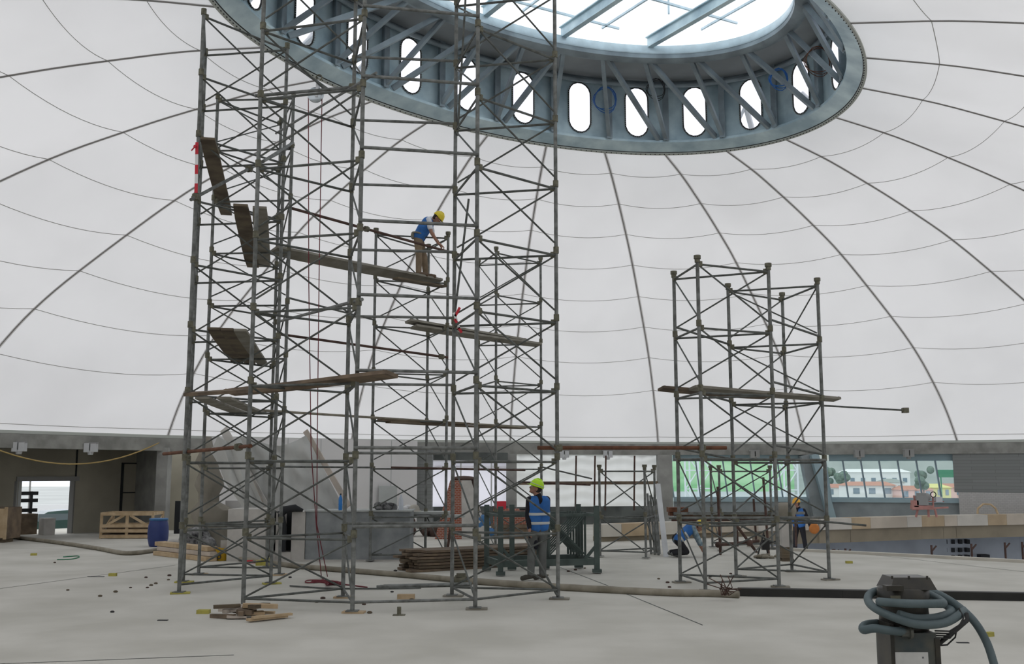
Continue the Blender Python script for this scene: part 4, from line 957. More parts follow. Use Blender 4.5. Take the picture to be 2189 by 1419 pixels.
# bending worker on the plank
s_ = .885; d_ = (WB-WA).normalized(); base = WA.lerp(WB, .885); base = V(base.x, base.y, base.z+.03)
def Pb(dx, dy, z): return base+V(dx, dy, z)
J = dict(pelvis=Pb(-.10, 0, .93), neck=Pb(.20, 0, 1.33), head=Pb(.33, -.02, 1.345), shL=Pb(.15, .18, 1.27), shR=Pb(.15, -.18, 1.27), hipL=Pb(-.08, .09, .89), hipR=Pb(-.08, -.09, .89),
         knL=Pb(.04, .10, .49), knR=Pb(-.06, -.09, .48), ankL=Pb(.08, .10, .10), ankR=Pb(-.06, -.09, .10), toeL=Pb(.28, .09, .05), toeR=Pb(.12, -.10, .05),
         elL=Pb(.24, .18, .99), wrL=Pb(.40, .08, .76), elR=Pb(.22, -.20, .98), wrR=Pb(.37, -.12, .75))
J['hdL'] = V(.8, -.1, -.5); J['hdR'] = V(.8, .1, -.5); J['pmL'] = V(0, 0, -1); J['pmR'] = V(0, 0, -1)
bw = person('person in yellow helmet, blue vest and khaki trousers bending forward on the high plank', J, dict(helmet='helmet_yellow', shirt='shirt_white', vest='vest_blue', trousers='trousers_khaki', boot='boot_brown', sleeve='short'), 1.03, V(.72, 0, -.69), V(.69, 0, .72), .9, stripes=False)
b = MB(); b.path([Pb(-.085+.140*math.cos(a/24*6.283), .232*math.sin(a/24*6.283), .975-.03*math.cos(a/24*6.283)) for a in range(24)], .020, 6, True); b.build('belt', 'plank_grey', bw, True)
b = MB(); b.ball(Pb(-.20, -.12, .93), (.045, .07, .09), 10, 8); b.build('tool_pouch', 'plank_grey', bw, True)
# crouching worker
g = fl(1456, 1191)
def Pc(dx, dy, z): return V(g.x+dx, g.y+dy, z)
J = dict(pelvis=Pc(-.10, 0, .42), neck=Pc(.32, 0, .72), head=Pc(.42, 0, .68), shL=Pc(.26, .16, .66), shR=Pc(.26, -.16, .66), hipL=Pc(-.08, .1, .38), hipR=Pc(-.08, -.1, .38),
         knL=Pc(.14, .15, .14), knR=Pc(.10, -.16, .13), ankL=Pc(-.22, .14, .10), ankR=Pc(-.20, -.15, .10), toeL=Pc(-.10, .14, .05), toeR=Pc(-.08, -.15, .05),
         elL=Pc(.40, .17, .38), wrL=Pc(.50, .10, .14), elR=Pc(.38, -.20, .40), wrR=Pc(.48, -.18, .16))
J['hdL'] = V(.3, 0, -.4); J['hdR'] = V(.3, 0, -.5); J['pmL'] = V(-1, 0, 0); J['pmR'] = V(-1, 0, 0)
person('person in yellow helmet and checked shirt crouching left of the right tower pair', J, dict(helmet='helmet_yellow', shirt='shirt_check', vest='vest_blue', trousers='trousers_black', boot='trousers_grey', sleeve='mid'), .9, V(.75, 0, -.66), V(.66, 0, .75))
# rear worker
q = at(1710, 1184, 29.6); zf = q.z; x_, y_ = q.x, q.y
def Pr(dx, dy, z): return V(x_+dx, y_+dy, zf+z*.88)
J = dict(pelvis=Pr(0, 0, .93), neck=Pr(0, 0, 1.47), head=Pr(-.05, -.02, 1.60), shL=Pr(-.12, .12, 1.38), shR=Pr(.12, -.12, 1.38), hipL=Pr(-.05, .06, .9), hipR=Pr(.07, -.05, .9),
         knL=Pr(-.10, .05, .5), knR=Pr(.12, -.05, .5), ankL=Pr(-.12, .05, .09), ankR=Pr(.17, -.04, .09), toeL=Pr(-.28, .0, .05), toeR=Pr(.02, -.1, .05), elL=Pr(-.25, .1, 1.12), wrL=Pr(-.38, 0, 1.2), elR=Pr(.22, -.2, 1.1), wrR=Pr(.25, -.22, .86))
J['hdR'] = V(0, 0, -1); J['pmR'] = V(-1, 0, 0)
person('person in orange helmet, blue vest and black trousers standing behind the pale wrapped post', J, dict(helmet='helmet_orange', shirt='shirt_black', vest='vest_blue', trousers='trousers_black'), .9, V(-1, -.2, -.1), stripes=False)
b = MB(); b.ball(Pr(.36, -.25, .82), (.15, .1, .15)); tag(b.build('orange_bag', 'orange_bag', smooth=True), 'orange-brown bag hanging at the side of the person behind the post', 'bag')
b = MB(); b.box((x_, y_+.05, zf-.02), (1.6, 1.3, .04)); p_ = thing('work_platform', 'low plank platform in the floor opening under the rear person', 'platform', (x_, y_, zf)); b.build('deck', 'plank_grey', p_)
for sx_ in (-1, 1):
    for sy_ in (-1, 1): b = MB(); b.tube(V(x_+.7*sx_, y_+.05+.55*sy_, -3.5), V(x_+.7*sx_, y_+.05+.55*sy_, zf-.04), .03, 8); b.build('leg', 'tube', p_)
# ------------------------------------------------------------------ blockwork counter, tarpaulins, props
def boxthing(name, c, size, rz, m, label, cat=None, group=None):
    b = MB(); b.box(Vector(c)+V(0, 0, size[2]/2), size, rz); return tag(b.build(name, m), label, cat or name.replace('_', ' '), group)
ct = thing('counter', 'grey panelled counter with pale pillar and dark open bays behind the front left tower', 'counter', V(-3.4, 22.9, 0))
cy = 22.55; xL, xR = at(652, 1150, cy).x, at(876, 1150, cy+.1).x
b = MB(); b.box(((xL+xR)/2, cy+.5, .53), (xR-xL, .9, 1.02)); b.build('front_panel', 'panel_grey', ct)
b = MB(); b.box(((xL+xR)/2, cy+.5, 1.055), (xR-xL+.06, .98, .03)); b.build('counter_top', 'panel_light', ct)
xa, xb = at(622, 1150, cy).x, at(651, 1150, cy).x
b = MB(); b.box(((xa+xb)/2, cy+.5, .53), (xb-xa, .95, 1.02)); b.build('pillar', 'plaster', ct)
xc, xd = at(480, 1150, 22.2).x, at(565, 1150, 22.3).x
b = MB(); b.box(((xc+xd)/2, cy+.4, .55), (xd-xc, 1.1, 1.1)); b.build('end_block', 'plaster', ct)
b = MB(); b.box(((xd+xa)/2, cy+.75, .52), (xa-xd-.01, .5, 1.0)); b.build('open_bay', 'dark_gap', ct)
b = MB(); xm = at(595, 1150, cy).x; b.box((xm, cy+.45, .52), (.12, .9, 1.0)); b.box(((xd+xa)/2, cy+.3, .09), (xa-xd, .6, .18)); b.build('divider', 'plaster', ct)
b = MB(); b.path([V(xm+.05, cy-.02, .95), V(xm+.12, cy-.04, 1.08), V(xm+.35, cy-.03, 1.12), V(xm+.52, cy-.02, 1.07)], [.05, .09, .08, .03], 8)
b.path([V(xm+.05, cy-.03, 1.0), V(xm+.10, cy-.05, .7), V(xm+.12, cy-.04, .2)], [.07, .09, .05], 8); tag(b.build('black_cloth', 'dark_gap', smooth=True), 'black cloth hanging over the open bay of the counter', 'cloth')
b = MB(); b.box(((xL+xR)/2+.2, cy+.5, .012), (xR-xL+1.5, 1.3, .024)); tag(b.build('plinth_board', 'plaster'), 'thin pale board strip under the grey counter', 'board')
# grey wall-height partition behind left of the counter
# tarpaulin on leaning boards
tp = thing('tarpaulin', 'large grey tarpaulin draped between two leaning boards behind the left towers', 'tarpaulin', V(-5, 24, 0))
TD = 24.2
top = [(452, 952), (470, 934), (500, 930), (535, 934), (560, 941), (590, 947), (615, 943), (652, 931)]
bot = [(560, 1096), (580, 1094), (600, 1095), (625, 1096), (650, 1094), (680, 1094), (715, 1094), (736, 1086)]
top = [(505, 934), (530, 932), (552, 938), (575, 944), (597, 947), (615, 944), (635, 938), (654, 930)]
rows = []
for i in range(19):
    t = i/18; row = []
    for j in range(36):
        s = j/35*7; a = int(min(6, s)); f_ = s-a
        tx, ty = lerp(top[a][0], top[a+1][0], f_), lerp(top[a][1], top[a+1][1], f_); bx, by = lerp(bot[a][0], bot[a+1][0], f_), lerp(bot[a][1], bot[a+1][1], f_)
        d = TD+0.35-0.30*t+.05*math.sin(j*.9+t*5+math.sin(t*9))+.05*math.sin(t*16-j*.35)*(1-t)
        row.append(at(lerp(tx, bx, t), lerp(ty, by, t)+6*math.sin(math.pi*s/7)*(1-t), d))
    rows.append(row)
b = MB(); b.grid(rows); b.build('sheet', 'tarp', tp, True)
rows = []
for i in range(13):                                   # loose flap over the left board
    t = i/12; rows.append([at(lerp(446, 522, t)+j*lerp(9.5, 6, t)+3*math.sin(t*9), lerp(960 if j < 2 else 938, 1098, t)-6*math.sin(j), TD-.35+.07*math.sin(j*1.9+t*4)) for j in range(8)])
b = MB(); b.grid(rows); b.build('flap', 'tarp', tp, True)
def leanboard(p, q, wd, label, m='board_pale'):
    a = Vector(p); c_ = Vector(q); b = MB(); b.beam(a, c_, wd, .04, up=V(0, 1, .2)); tag(b.build('leaning_board', m), label, 'board')
leanboard(at(478, 917, 24.9), at(574, 1096, 24.0), .2, 'grey board leaning under the left edge of the tarpaulin', 'plaster')
leanboard(at(653, 921, 24.9), at(746, 1082, 24.1), .13, 'pinkish board leaning at the right edge of the tarpaulin')
leanboard(at(520, 1000, 24.2), at(612, 1178, 24.0), .12, 'short pinkish board leaning in the middle of the tarpaulin')
bt = thing('shelf_wall', 'low white partition wall behind the grey counter', 'partition', V(-5, 25, 0))
b = MB(); p0, p1 = at(486, 1000, 25.6), at(745, 1000, 25.6); b.box(((p0.x+p1.x)/2, 25.6, .6), (p1.x-p0.x, .12, 1.2)); b.build('wall', 'white_wall', bt)
# brown plastic-covered shape left of it
b = MB(); c_ = at(437, 1100, 25.2)
rows = []
for i in range(15):
    z = 2.75*i/14; r = .27+.07*math.sin(i*1.7)+(.15 if z < 1.1 else 0)-(.18 if z > 2.3 else 0)
    rows.append([V(c_.x+(.35 if z < 1 else .15 if z < 2 else .02)*0.6+r*(1+.15*math.sin(a*2.1+i*.3))*math.cos(a*2*math.pi/18), c_.y+.3*math.sin(a*2*math.pi/18), z) for a in range(18)])
b.grid(rows, closed=True); b.add(rows[-1], [tuple(range(18))]); tag(b.build('covered_stack', 'tarp_brown', smooth=True), 'tall stack wrapped in brown-grey sheeting left of the tarpaulin', 'stack')
b = MB()
for px, py, r in ((420, 1160, .35), (405, 1150, .28), (440, 1165, .25)): q = fl(px, py+22); b.ball(V(q.x, q.y, r*.8), (r, r*.7, r), 10, 8)
tag(b.build('black_bags', 'black_cloth', smooth=True), 'dark heap of bags behind the legs of the striped-tape tower', 'bags')
# things on the counter
q = V(at(727, 1090, cy+.15).x, cy+.18, 1.07); t_ = thing('water_bottle', 'blue water bottle standing on the counter', 'bottle', q)
b = MB(); b.lathe(q, [(.038, 0), (.043, .02), (.041, .10), (.045, .13), (.04, .15), (.043, .22), (.036, .27), (.015, .31), (.014, .33)], 16); b.build('bottle', 'bottle_blue', t_, True); b = MB(); b.lathe(q+V(0, 0, .33), [(.018, 0), (.018, .025)], 12); b.build('cap', 'rubber', t_)
q = V(at(824, 1090, cy+.3).x, cy+.35, 1.07); b = MB()
for i in range(9): b.ball(q+V(random.uniform(-.2, .2), random.uniform(-.1, .1), random.uniform(.04, .10)), (.1, .08, random.uniform(.05, .09)), 8, 6)
tag(b.build('clothes_bundle', 'black_cloth', smooth=True), 'crumpled black and white clothes lying on the counter', 'clothes')
q = V(at(857, 1090, cy+.3).x, cy+.3, 1.07); b = MB(); b.lathe(q, [(.05, 0), (.055, .03), (.05, .22), (.02, .29), (.018, .33)], 14); tag(b.build('clear_bottle', 'clear_plastic', smooth=True), 'clear plastic bottle on the counter right of the black clothes', 'bottle')
# white helmet and bag on a board right of the counter (on a stack of boards)
q = at(905, 1100, 23.9); q.z = 0
t_ = thing('work_table', 'low trestle table with boards right of the counter', 'table', q)
b = MB(); b.box(q+V(-.15, 0, .97), (1.5, .6, .06)); b.box(q+V(.1, -.1, .90), (1.7, .4, .05)); b.build('table_top', 'panel_light', t_)
for dx in (-.75, .55):
    b = MB(); b.tube(q+V(dx, -.2, 0), q+V(dx+.1, -.1, .9), .025, 6); b.tube(q+V(dx, .2, 0), q+V(dx+.1, .1, .9), .025, 6); b.build('leg', 'rust_dark', t_)
h = V(at(886, 1080, 23.9).x, q.y, 1.0); b = MB(); b.lathe(h, [(.155, 0), (.15, .02), (.12, .02), (.118, .07), (.09, .125), (.04, .155), (.001, .16)], 20); tag(b.build('white_helmet', 'stone_light', smooth=True), 'off-white safety helmet on the table beside the grey pier', 'helmet')
b = MB()
for i in range(6): b.ball(h+V(-.28+random.uniform(-.12, .12), random.uniform(-.1, .1), random.uniform(.03, .09)), (.09, .07, .06), 8, 6)
tag(b.build('white_bag', 'white', smooth=True), 'crumpled white bag left of the off-white helmet', 'bag')

# brick oven block with plaster, rubble, brick pallet
oc = at(985, 1140, 30.2); oc.z = 0; t_ = thing('brick_mound', 'tapering brick and plaster block with dark cap before the bright window', 'masonry', oc)
def frust(b, c, x0, x1, y0, y1, z0, X0, X1, z1, ys=.7):
    b.add([V(c.x+x0, c.y+y0, z0), V(c.x+x1, c.y+y0, z0), V(c.x+x1, c.y+y1, z0), V(c.x+x0, c.y+y1, z0), V(c.x+X0, c.y+y0*ys, z1), V(c.x+X1, c.y+y0*ys, z1), V(c.x+X1, c.y+y1*ys, z1), V(c.x+X0, c.y+y1*ys, z1)],
          [(3, 2, 1, 0), (4, 5, 6, 7), (0, 1, 5, 4), (1, 2, 6, 5), (2, 3, 7, 6), (3, 0, 4, 7)])
b = MB(); frust(b, oc, -.72, .05, -.45, .45, 0, -.30, .02, 1.66); b.build('brick_half', 'brick_red', t_)
b = MB(); frust(b, oc, .05, .80, -.47, .45, 0, .02, .30, 1.66); b.build('plaster_half', 'plaster', t_)
b = MB(); b.ball(oc+V(.08, 0, 1.70), (.36, .25, .09), 12, 8); b.ball(oc+V(.38, -.1, 1.5), (.08, .1, .22), 8, 6); b.build('dark_cap', 'rubble', t_, True)
b = MB(); q = fl(905, 1147)
for i in range(26): b.ball(q+V(random.uniform(-.95, .95), random.uniform(-.2, .5), random.uniform(.1, .42)), random.uniform(.1, .24), 7, 5)
tag(b.build('earth_heap', 'rubble', smooth=True), 'dark heap of earth and rubble at the foot of the brick mound', 'heap', kind='stuff')
q = fl(1095, 1150); t_ = thing('brick_pallet', 'low pallet of red bricks left of the steel rack top', 'bricks', q)
b = MB(); b.box(q+V(.1, 0, .62), (1.3, .7, .42)); b.build('brick_course', 'brick_red', t_); b = MB(); b.box(q+V(.1, 0, .36), (1.4, .8, .1)); b.box(q+V(.1, 0, .15), (1.3, .7, .3)); b.build('pallet', 'plank_brown', t_)
b = MB(); b.box(q+V(-.35, -.2, .95), (.32, .15, .22), .3); tag(b.build('striped_bag', 'tape_red'), 'small red and white bag on the brick pallet', 'bag')
q = fl(1020, 1152); b = MB()
for i in range(7): b.ball(q+V(random.uniform(-.3, .35), 0, random.uniform(.12, .62)), (.2, .12, .13), 8, 6)
tag(b.build('blue_sacks', 'bucket_blue', smooth=True), 'pile of blue printed sacks between the brick mound and the brick pallet', 'sacks')

# ------------------------------------------------------------------ plank stack and steel rack
SA = V(*fl(888, 1221)[:2], 0); SB = V(*fl(1215, 1197)[:2], 0)
SA = at(890, 1210, 19.9); SA.z = 0; SB = at(1205, 1200, 21.9); SB.z = 0; sd_ = (SB-SA).normalized(); sn = V(-sd_.y, sd_.x, 0)
k_ = 0; nm_ = ['lowest', 'second', 'third', 'fourth', 'fifth', 'sixth', 'top']
for lay in range(7):
    for r_ in range(3):
        off = random.uniform(-.12, .12)+(.12 if lay == 6 else 0)
        a = SA+sn*(r_*.25+.12)+sd_*(off)+V(0, 0, .03+lay*.058); c_ = a+sd_*3.1
        o = plank(a, c_, .235, 'brown plank in the low stack by the steel rack, %s layer, %s row' % (nm_[lay], ('front', 'middle', 'rear')[r_]), random.choice(['plank', 'plank_brown', 'plank_brown']), .045, 'planks in the low stack', 'stacked_plank', cleat=False)
R1, R2 = V(-.21, 19.25, 0), V(1.60, 19.75, 0); rdir = (R2-R1).normalized(); rnn = V(-rdir.y, rdir.x, 0)
rk = thing('steel_rack', 'dark green steel stillage holding stacked scaffold frames beside the standing worker', 'rack', (R1+R2)/2)
RW = (R2-R1).length; RH = 1.26
def rp_(s, t, z): return R1+rdir*(s*RW)+rnn*(t*1.05)+V(0, 0, z)
for s, t in ((0, 0), (1, 0), (0, 1), (1, 1), (.27, 1), (.63, 1)):
    b = MB(); p = rp_(s, t, 0); b.beam(p+V(0, 0, .06), p+V(0, 0, RH), .10, .10, up=V(0, 1, 0)); b.box(p+V(0, 0, .05), (.17, .17, .06)); b.build('post', 'rack_green', rk)
for z, h in ((.22, .12), (RH-.17, .05)):
    for a, c_ in (((0, 0), (1, 0)), ((0, 1), (1, 1)), ((0, 0), (0, 1)), ((1, 0), (1, 1))):
        b = MB(); b.beam(rp_(*a, z), rp_(*c_, z), .06, h); b.build('rail', 'rack_green', rk)
for s in (.985, .015):
    b = MB(); b.beam(rp_(s, 0, .5), rp_(s-.12 if s > .5 else s+.12, 0, .25), .05, .05); b.build('gusset', 'rack_green', rk)
for i in range(7):                                     # stored frames
    t = thing('stored_trestle', 'stored scaffold frame standing in the dark green rack', 'frame', rp_(.72, .12+i*.12, .28), 'frames stored in the steel rack')
    y = .12+i*.12
    b = MB(); b.tube(rp_(.90-i*.008, y, .30), rp_(.90-i*.008, y, RH-.12), .022, 8); b.build('upright', 'rack_green', t)
    b = MB(); b.tube(rp_(.52, y, .30), rp_(.52, y, RH-.2), .022, 8); b.build('upright', 'rack_green', t)
    b = MB(); b.tube(rp_(.52, y, .34), rp_(.9, y, RH-.2), .015, 6); b.build('brace', 'rack_green', t)
    b = MB(); b.tube(rp_(.52, y, RH-.2), rp_(.9, y, .34), .015, 6); b.build('brace', 'rack_green', t)
# smaller scaffold behind, right of the rack
TW2 = [(at(1283, 1184, 23.5), at(1381, 1188, 23.1), at(1402, 1180, 24.4)), (at(1523, 1160, 26.4), at(1541, 1160, 25.2), at(1651, 1160, 25.9))]
for P, lb in zip(TW2, ('low scaffold tower right of the steel rack, before the plastic sheeting', 'low scaffold tower standing before the green window')):
    tower(lb, [(p.x, p.y) for p in P], 2, -.05, None, True, rl=.028)
# leaning aluminium beam and tubes
def lean(p, q, r, label, m, name='leaning_tube', group=None):
    b = MB(); b.tube(p, q, r, 8); tag(b.build(name, m, smooth=True), label, 'tube', group)
for i, (x0, x1, y1) in enumerate(((1384, 1392, 1186), (1390, 1400, 1187), (1396, 1408, 1188), (1402, 1410, 1185), (1388, 1404, 1183))):
    a = fl(x1, y1); lean(a+V(0, 0, .02), at(x0, 1055+i*4, a.y+.5), .028, 'grey tube in the bundle leaning beside the pale aluminium beam', 'tube', group='leaning tube bundle')
a = fl(1424, 1190); b = MB(); c_ = at(1406, 1034, a.y+.35); b.beam(a, c_, .12, .02, up=V(0, 1, 0)); b.beam(a+V(0, .06, 0), c_+V(0, .06, 0), .03, .10, up=V(0, 1, 0)); tag(b.build('aluminium_beam', 'aluminium'), 'pale aluminium beam leaning behind the crouching worker', 'beam')
for x0, y0, x1, y1, D, lb in ((1538, 1040, 1540, 1186, 24, 'dark rusty prop left of the low scaffold tower'), (1637, 1020, 1643, 1183, 24.4, 'dark rusty prop right of the low scaffold tower'), (1614, 1066, 1617, 1165, 27, 'short rusty prop behind the right tower pair')):
    c_ = fl(x1, y1); lean(c_, V(c_.x+(x0-x1)/F*D, c_.y, at(x0, y0, c_.y).z), .03, lb, 'rust_dark', 'steel_prop')
c_ = fl(1536, 1166); b = MB(); b.tube(at(1533, 1165, 24), at(1622, 1156, 24.5), .035, 8); b.ball(at(1535, 1164, 24), .07); b.ball(at(1602, 1160, 24.3), .08); tag(b.build('clamped_pipe', 'rust_dark', smooth=True), 'dark horizontal pipe with fittings between the props', 'pipe')
b = MB(); b.tube(at(1573, 1121, 24.6), fl(1618, 1181), .035, 8); tag(b.build('steel_prop', 'rust_dark', smooth=True), 'slanting dark prop inside the right tower pair', 'tube')
# work bench with timber behind the crouching worker
q = at(1560, 1108, 26.8); t_ = thing('trestle_bench', 'long trestle with bars and wood behind the crouching worker', 'trestle', V(q.x, q.y, 0))
for i, (z, x0, x1) in enumerate(((1.02, 1440, 1720), (.95, 1450, 1700), (.84, 1436, 1690), (.75, 1520, 1715))):
    a, c_ = at(x0, 1108, 26.8+i*.08), at(x1, 1108, 27.1+i*.08); b = MB(); b.beam(V(a.x, a.y, z-.18), V(c_.x, c_.y, z-.18), .09, .05 if i else .07); b.build('bar', ('tube', 'plank', 'rust_dark', 'tube')[i], t_)
for px in (1455, 1575, 1700):
    a = at(px, 1108, 26.9); b = MB(); b.tube(V(a.x, a.y, 0), V(a.x, a.y, .8), .03, 6); b.build('leg', 'rust_dark', t_)
b = MB(); a = at(1448, 1095, 27); b.box(V(a.x, a.y, .93), (.5, .4, .12)); b.box(V(a.x+.08, a.y, .82), (.6, .3, .08)); b.build('offcuts', 'rust', t_)
# wrapped post
a = V(*fl(1682, 1199)[:2], 0); t_ = thing('wrapped_post', 'pale square post with plastic-wrapped top and stained foot in the right tower pair', 'post', a)
b = MB(); b.box(a+V(0, 0, .5), (.22, .2, .76)); b.build('shaft', 'plaster', t_)
b = MB(); b.box(a+V(-.005, 0, .17), (.24, .22, .26)); b.box(a+V(0, 0, .03), (.25, .23, .06)); b.build('stained_foot', 'plank', t_)
b = MB(); b.lathe(a+V(0, 0, .86), [(.13, 0), (.20, .05), (.21, .14), (.24, .2), (.23, .30), (.16, .36), (.1, .38)], 14); b.build('plastic_wrap', 'tarp_brown', t_, True)
a = fl(1640, 1193); b = MB(); 
for i in range(14): b.ball(a+V(random.uniform(-.25, .35), random.uniform(-.15, .15), random.uniform(.02, .07)), (random.uniform(.05, .1), .06, .04), 7, 5)
tag(b.build('mortar_heap', 'pipe_tan', smooth=True), 'small tan mortar heap beside the wrapped post', 'heap', kind='stuff')
b = MB(); b.box(a+V(.02, .2, .28), (.16, .12, .22)); b.tube(a+V(-.25, -.1, 0), a+V(-.02, .15, .55), .018); b.tube(a+V(.1, .3, 0), a+V(0, .2, .5), .018); b.tube(a+V(.0, .2, .3), a+V(.4, .2, .38), .02); tag(b.build('survey_tripod', 'rubber'), 'small dark machine on legs beside the wrapped post', 'machine')
# concrete mixer on the bench at right
mx = at(1985, 1098, 32.6); t_ = thing('site_machine', 'small red and grey machine with short feet on the stone bench below the window', 'machine', V(mx.x, mx.y, .5))
mb_ = V(mx.x, mx.y, .5)
b = MB(); b.box(mb_+V(-.22, 0, .52), (.36, .3, .30)); b.box(mb_+V(-.20, 0, .70), (.22, .22, .10)); b.ball(mb_+V(-.05, 0, .62), (.16, .14, .13), 10, 8); b.build('engine_block', 'lamp_dark', t_)
b = MB(); c_ = mb_+V(.16, -.05, .70); b.path([c_+V(.085*math.cos(i*.628), 0, .085*math.sin(i*.628)) for i in range(10)], .016, 6, True); b.build('hand_wheel', 'rubber', t_, True)
b = MB(); b.beam(mb_+V(.16, 0, .3), mb_+V(.16, 0, .62), .04, .04, up=V(0, 1, 0)); b.beam(mb_+V(-.42, 0, .3), mb_+V(-.42, 0, .66), .04, .04, up=V(0, 1, 0)); b.beam(mb_+V(-.42, 0, .48), mb_+V(.5, 0, .48), .03, .03); b.build('side_frame', 'machine_red', t_)
b = MB(); b.box(mb_+V(-.2, 0, .30), (.62, .3, .12)); b.beam(mb_+V(-.5, 0, .24), mb_+V(.62, 0, .30), .08, .05); b.box(mb_+V(-.42, 0, .42), (.14, .3, .2)); b.build('frame', 'machine_red', t_)
for dx in (-.4, .0, .25): b = MB(); b.tube(mb_+V(dx, 0, .0), mb_+V(dx*.8, 0, .28), .035, 6); b.build('leg', 'machine_red', t_)
b = MB(); b.box(mb_+V(.32, 0, .55), (.2, .2, .16)); b.build('motor', 'lamp_body', t_)
a = at(2109, 1092, 34.0); b = MB(); b.path([V(a.x-.3, a.y, .55), V(a.x-.28, a.y, .72), V(a.x-.1, a.y, .86), V(a.x+.15, a.y, .85), V(a.x+.3, a.y, .72), V(a.x+.36, a.y, .55)], .035, 6); tag(b.build('arched_handle', 'new_wood', smooth=True), 'small brown arched trestle on the bench before the white brick wall', 'trestle')

# ------------------------------------------------------------------ left side objects
def crate(name, label, c, L, Wd, H, rz, m, braces=True, nslat=4):
    t = thing(name, label, 'crate', c); ax = V(math.cos(rz), math.sin(rz), 0); ay = V(-ax.y, ax.x, 0)
    def P(x, y, z): return Vector(c)+ax*x+ay*y+V(0, 0, z)
    for sx_ in (-1, 1):
        for sy_ in (-1, 1): b = MB(); b.beam(P(sx_*L/2, sy_*Wd/2, 0), P(sx_*L/2, sy_*Wd/2, H), .07, .05, up=ay); b.build('corner_post', m, t)
    b = MB(); b.beam(P(0, -Wd/2, 0), P(0, -Wd/2, H), .08, .04, up=ay); b.build('middle_post', m, t)
    for z in (.06, .22, .36):
        for y in (-Wd/2-.03, Wd/2): b = MB(); b.beam(P(-L/2, y, z), P(L/2, y, z), .03, .09); b.build('side_board', m, t)
    for y in (-Wd/2-.03, Wd/2): b = MB(); b.beam(P(-L/2, y, H-.04), P(L/2, y, H-.04), .03, .09); b.build('top_rail', m, t)
    for x in (-L/2, L/2):
        for z in (.1, H-.04): b = MB(); b.beam(P(x, -Wd/2, z), P(x, Wd/2, z), .03, .09); b.build('end_rail', m, t)
        b = MB(); b.beam(P(x, -Wd/2, .15), P(x, Wd/2, H-.1), .02, .06); b.build('end_brace', m, t)
    if braces:
        for s in (-1, 1): b = MB(); b.beam(P(s*L*.42, -Wd/2-.02, .36), P(s*L*.06, -Wd/2-.02, H-.08), .02, .07); b.build('brace', m, t)
    b = MB(); b.box(P(0, 0, .1), (L, Wd, .04), rz); b.box(P(.0, .0, .25), (L*.85, Wd*.7, .22), rz); b.build('load', 'plank_brown', t)
    return t
a = fl(268, 1151); a.z = 0
crate('wooden_crate', 'open wooden crate with diagonal braces left of the blue drum', V(a.x, a.y+.5, 0), 1.45, 1.0, .74, .05, 'new_wood')
a = fl(-5, 1160); t_ = thing('plywood_box', 'worn plywood box cut by the left edge of the photograph', 'box', V(a.x, a.y, 0))
b = MB(); b.box(V(a.x-.25, a.y+.4, .52), (.95, .8, .84)); b.build('box_body', 'plank_brown', t_); b = MB(); b.box(V(a.x-.25, a.y-.02, .52), (.9, .02, .78)); b.build('front_sheet', 'new_wood', t_)
b = MB(); b.box(V(a.x-.2, a.y+.3, .05), (.7, .5, .1)); b.build('skid', 'plank', t_)
for dx in (-.65, .19): b = MB(); b.box(V(a.x+dx, a.y-.03, .52), (.07, .05, .86)); b.build('corner_post', 'new_wood', t_)
a = fl(331, 1169); a = V(a.x, a.y+.2, 0); t_ = thing('plastic_drum', 'blue plastic drum standing by the concrete column', 'drum', a)
b = MB(); b.lathe(a, [(.20, 0), (.215, .02), (.255, .2), (.262, .36), (.25, .52), (.22, .64), (.21, .68)], 24); b.build('drum_body', 'drum_blue', t_, True)
b = MB(); b.lathe(a+V(0, 0, .66), [(.225, 0), (.235, .015), (.235, .045), (.21, .055)], 24); b.build('lid_rim', 'bucket_blue', t_)
a = fl(365, 1172); b = MB()
for i in range(8): b.ball(a+V(random.uniform(-.05, .6), random.uniform(.1, .5), random.uniform(.05, .15)), (.16, .12, .08), 8, 6)
tag(b.build('cement_bags', 'plaster', smooth=True), 'pile of pale cement bags right of the blue drum', 'bags')
for i, (z, dx) in enumerate(((.05, 0), (.15, .05), (.25, -.04))):
    a, c_ = fl(338, 1186), fl(452, 1200); b = MB(); b.beam(V(a.x+dx, a.y+.1*i, z), V(c_.x+dx, c_.y+.1*i, z), .25, .09); tag(b.build('timber_beam', ('new_wood', 'board_pale', 'new_wood')[i]), 'yellowish timber lying behind the leg with striped tape, %s' % ('lowest', 'middle', 'topmost')[i], 'timber', 'timbers beside the long hose')
a = fl(474, 1198); t_ = thing('yellow_bucket', 'yellow bucket with black ring tilted on the floor inside the left tower', 'bucket', V(a.x, a.y, 0))
b = MB(); b.lathe(V(a.x, a.y, 0), [(.10, 0), (.11, .01), (.14, .26), (.15, .27), (.13, .26), (.10, .03)], 18); b.build('bucket_body', 'yellow_bucket', t_, True)
b = MB(); b.path([V(a.x-.02+.04*math.cos(i*.785), a.y-.15, .09+.04*math.sin(i*.785)) for i in range(8)], .012, 6, True); b.build('ring', 'rubber', t_, True)
b = MB(); b.box(V(a.x+.06, a.y+.02, .33), (.2, .03, .2), .3); tag(b.build('paper_sack', 'plaster'), 'crumpled pale sack sticking up behind the yellow bucket', 'sack')
a = fl(456, 1186); b = MB(); b.lathe(V(a.x, a.y, 0), [(.08, 0), (.1, .2), (.105, .2), (.09, .02)], 14); tag(b.build('blue_pail', 'bucket_blue', smooth=True), 'small blue pail behind the yellow bucket', 'pail')
a = fl(565, 1208); b = MB(); b.box(V(a.x, a.y, .05), (.34, .2, .10), .2); b.box(V(a.x+.05, a.y, .12), (.2, .16, .05), .5); tag(b.build('yellow_box', 'yellow_wood'), 'yellow broken box on the floor behind the front left tower', 'box')
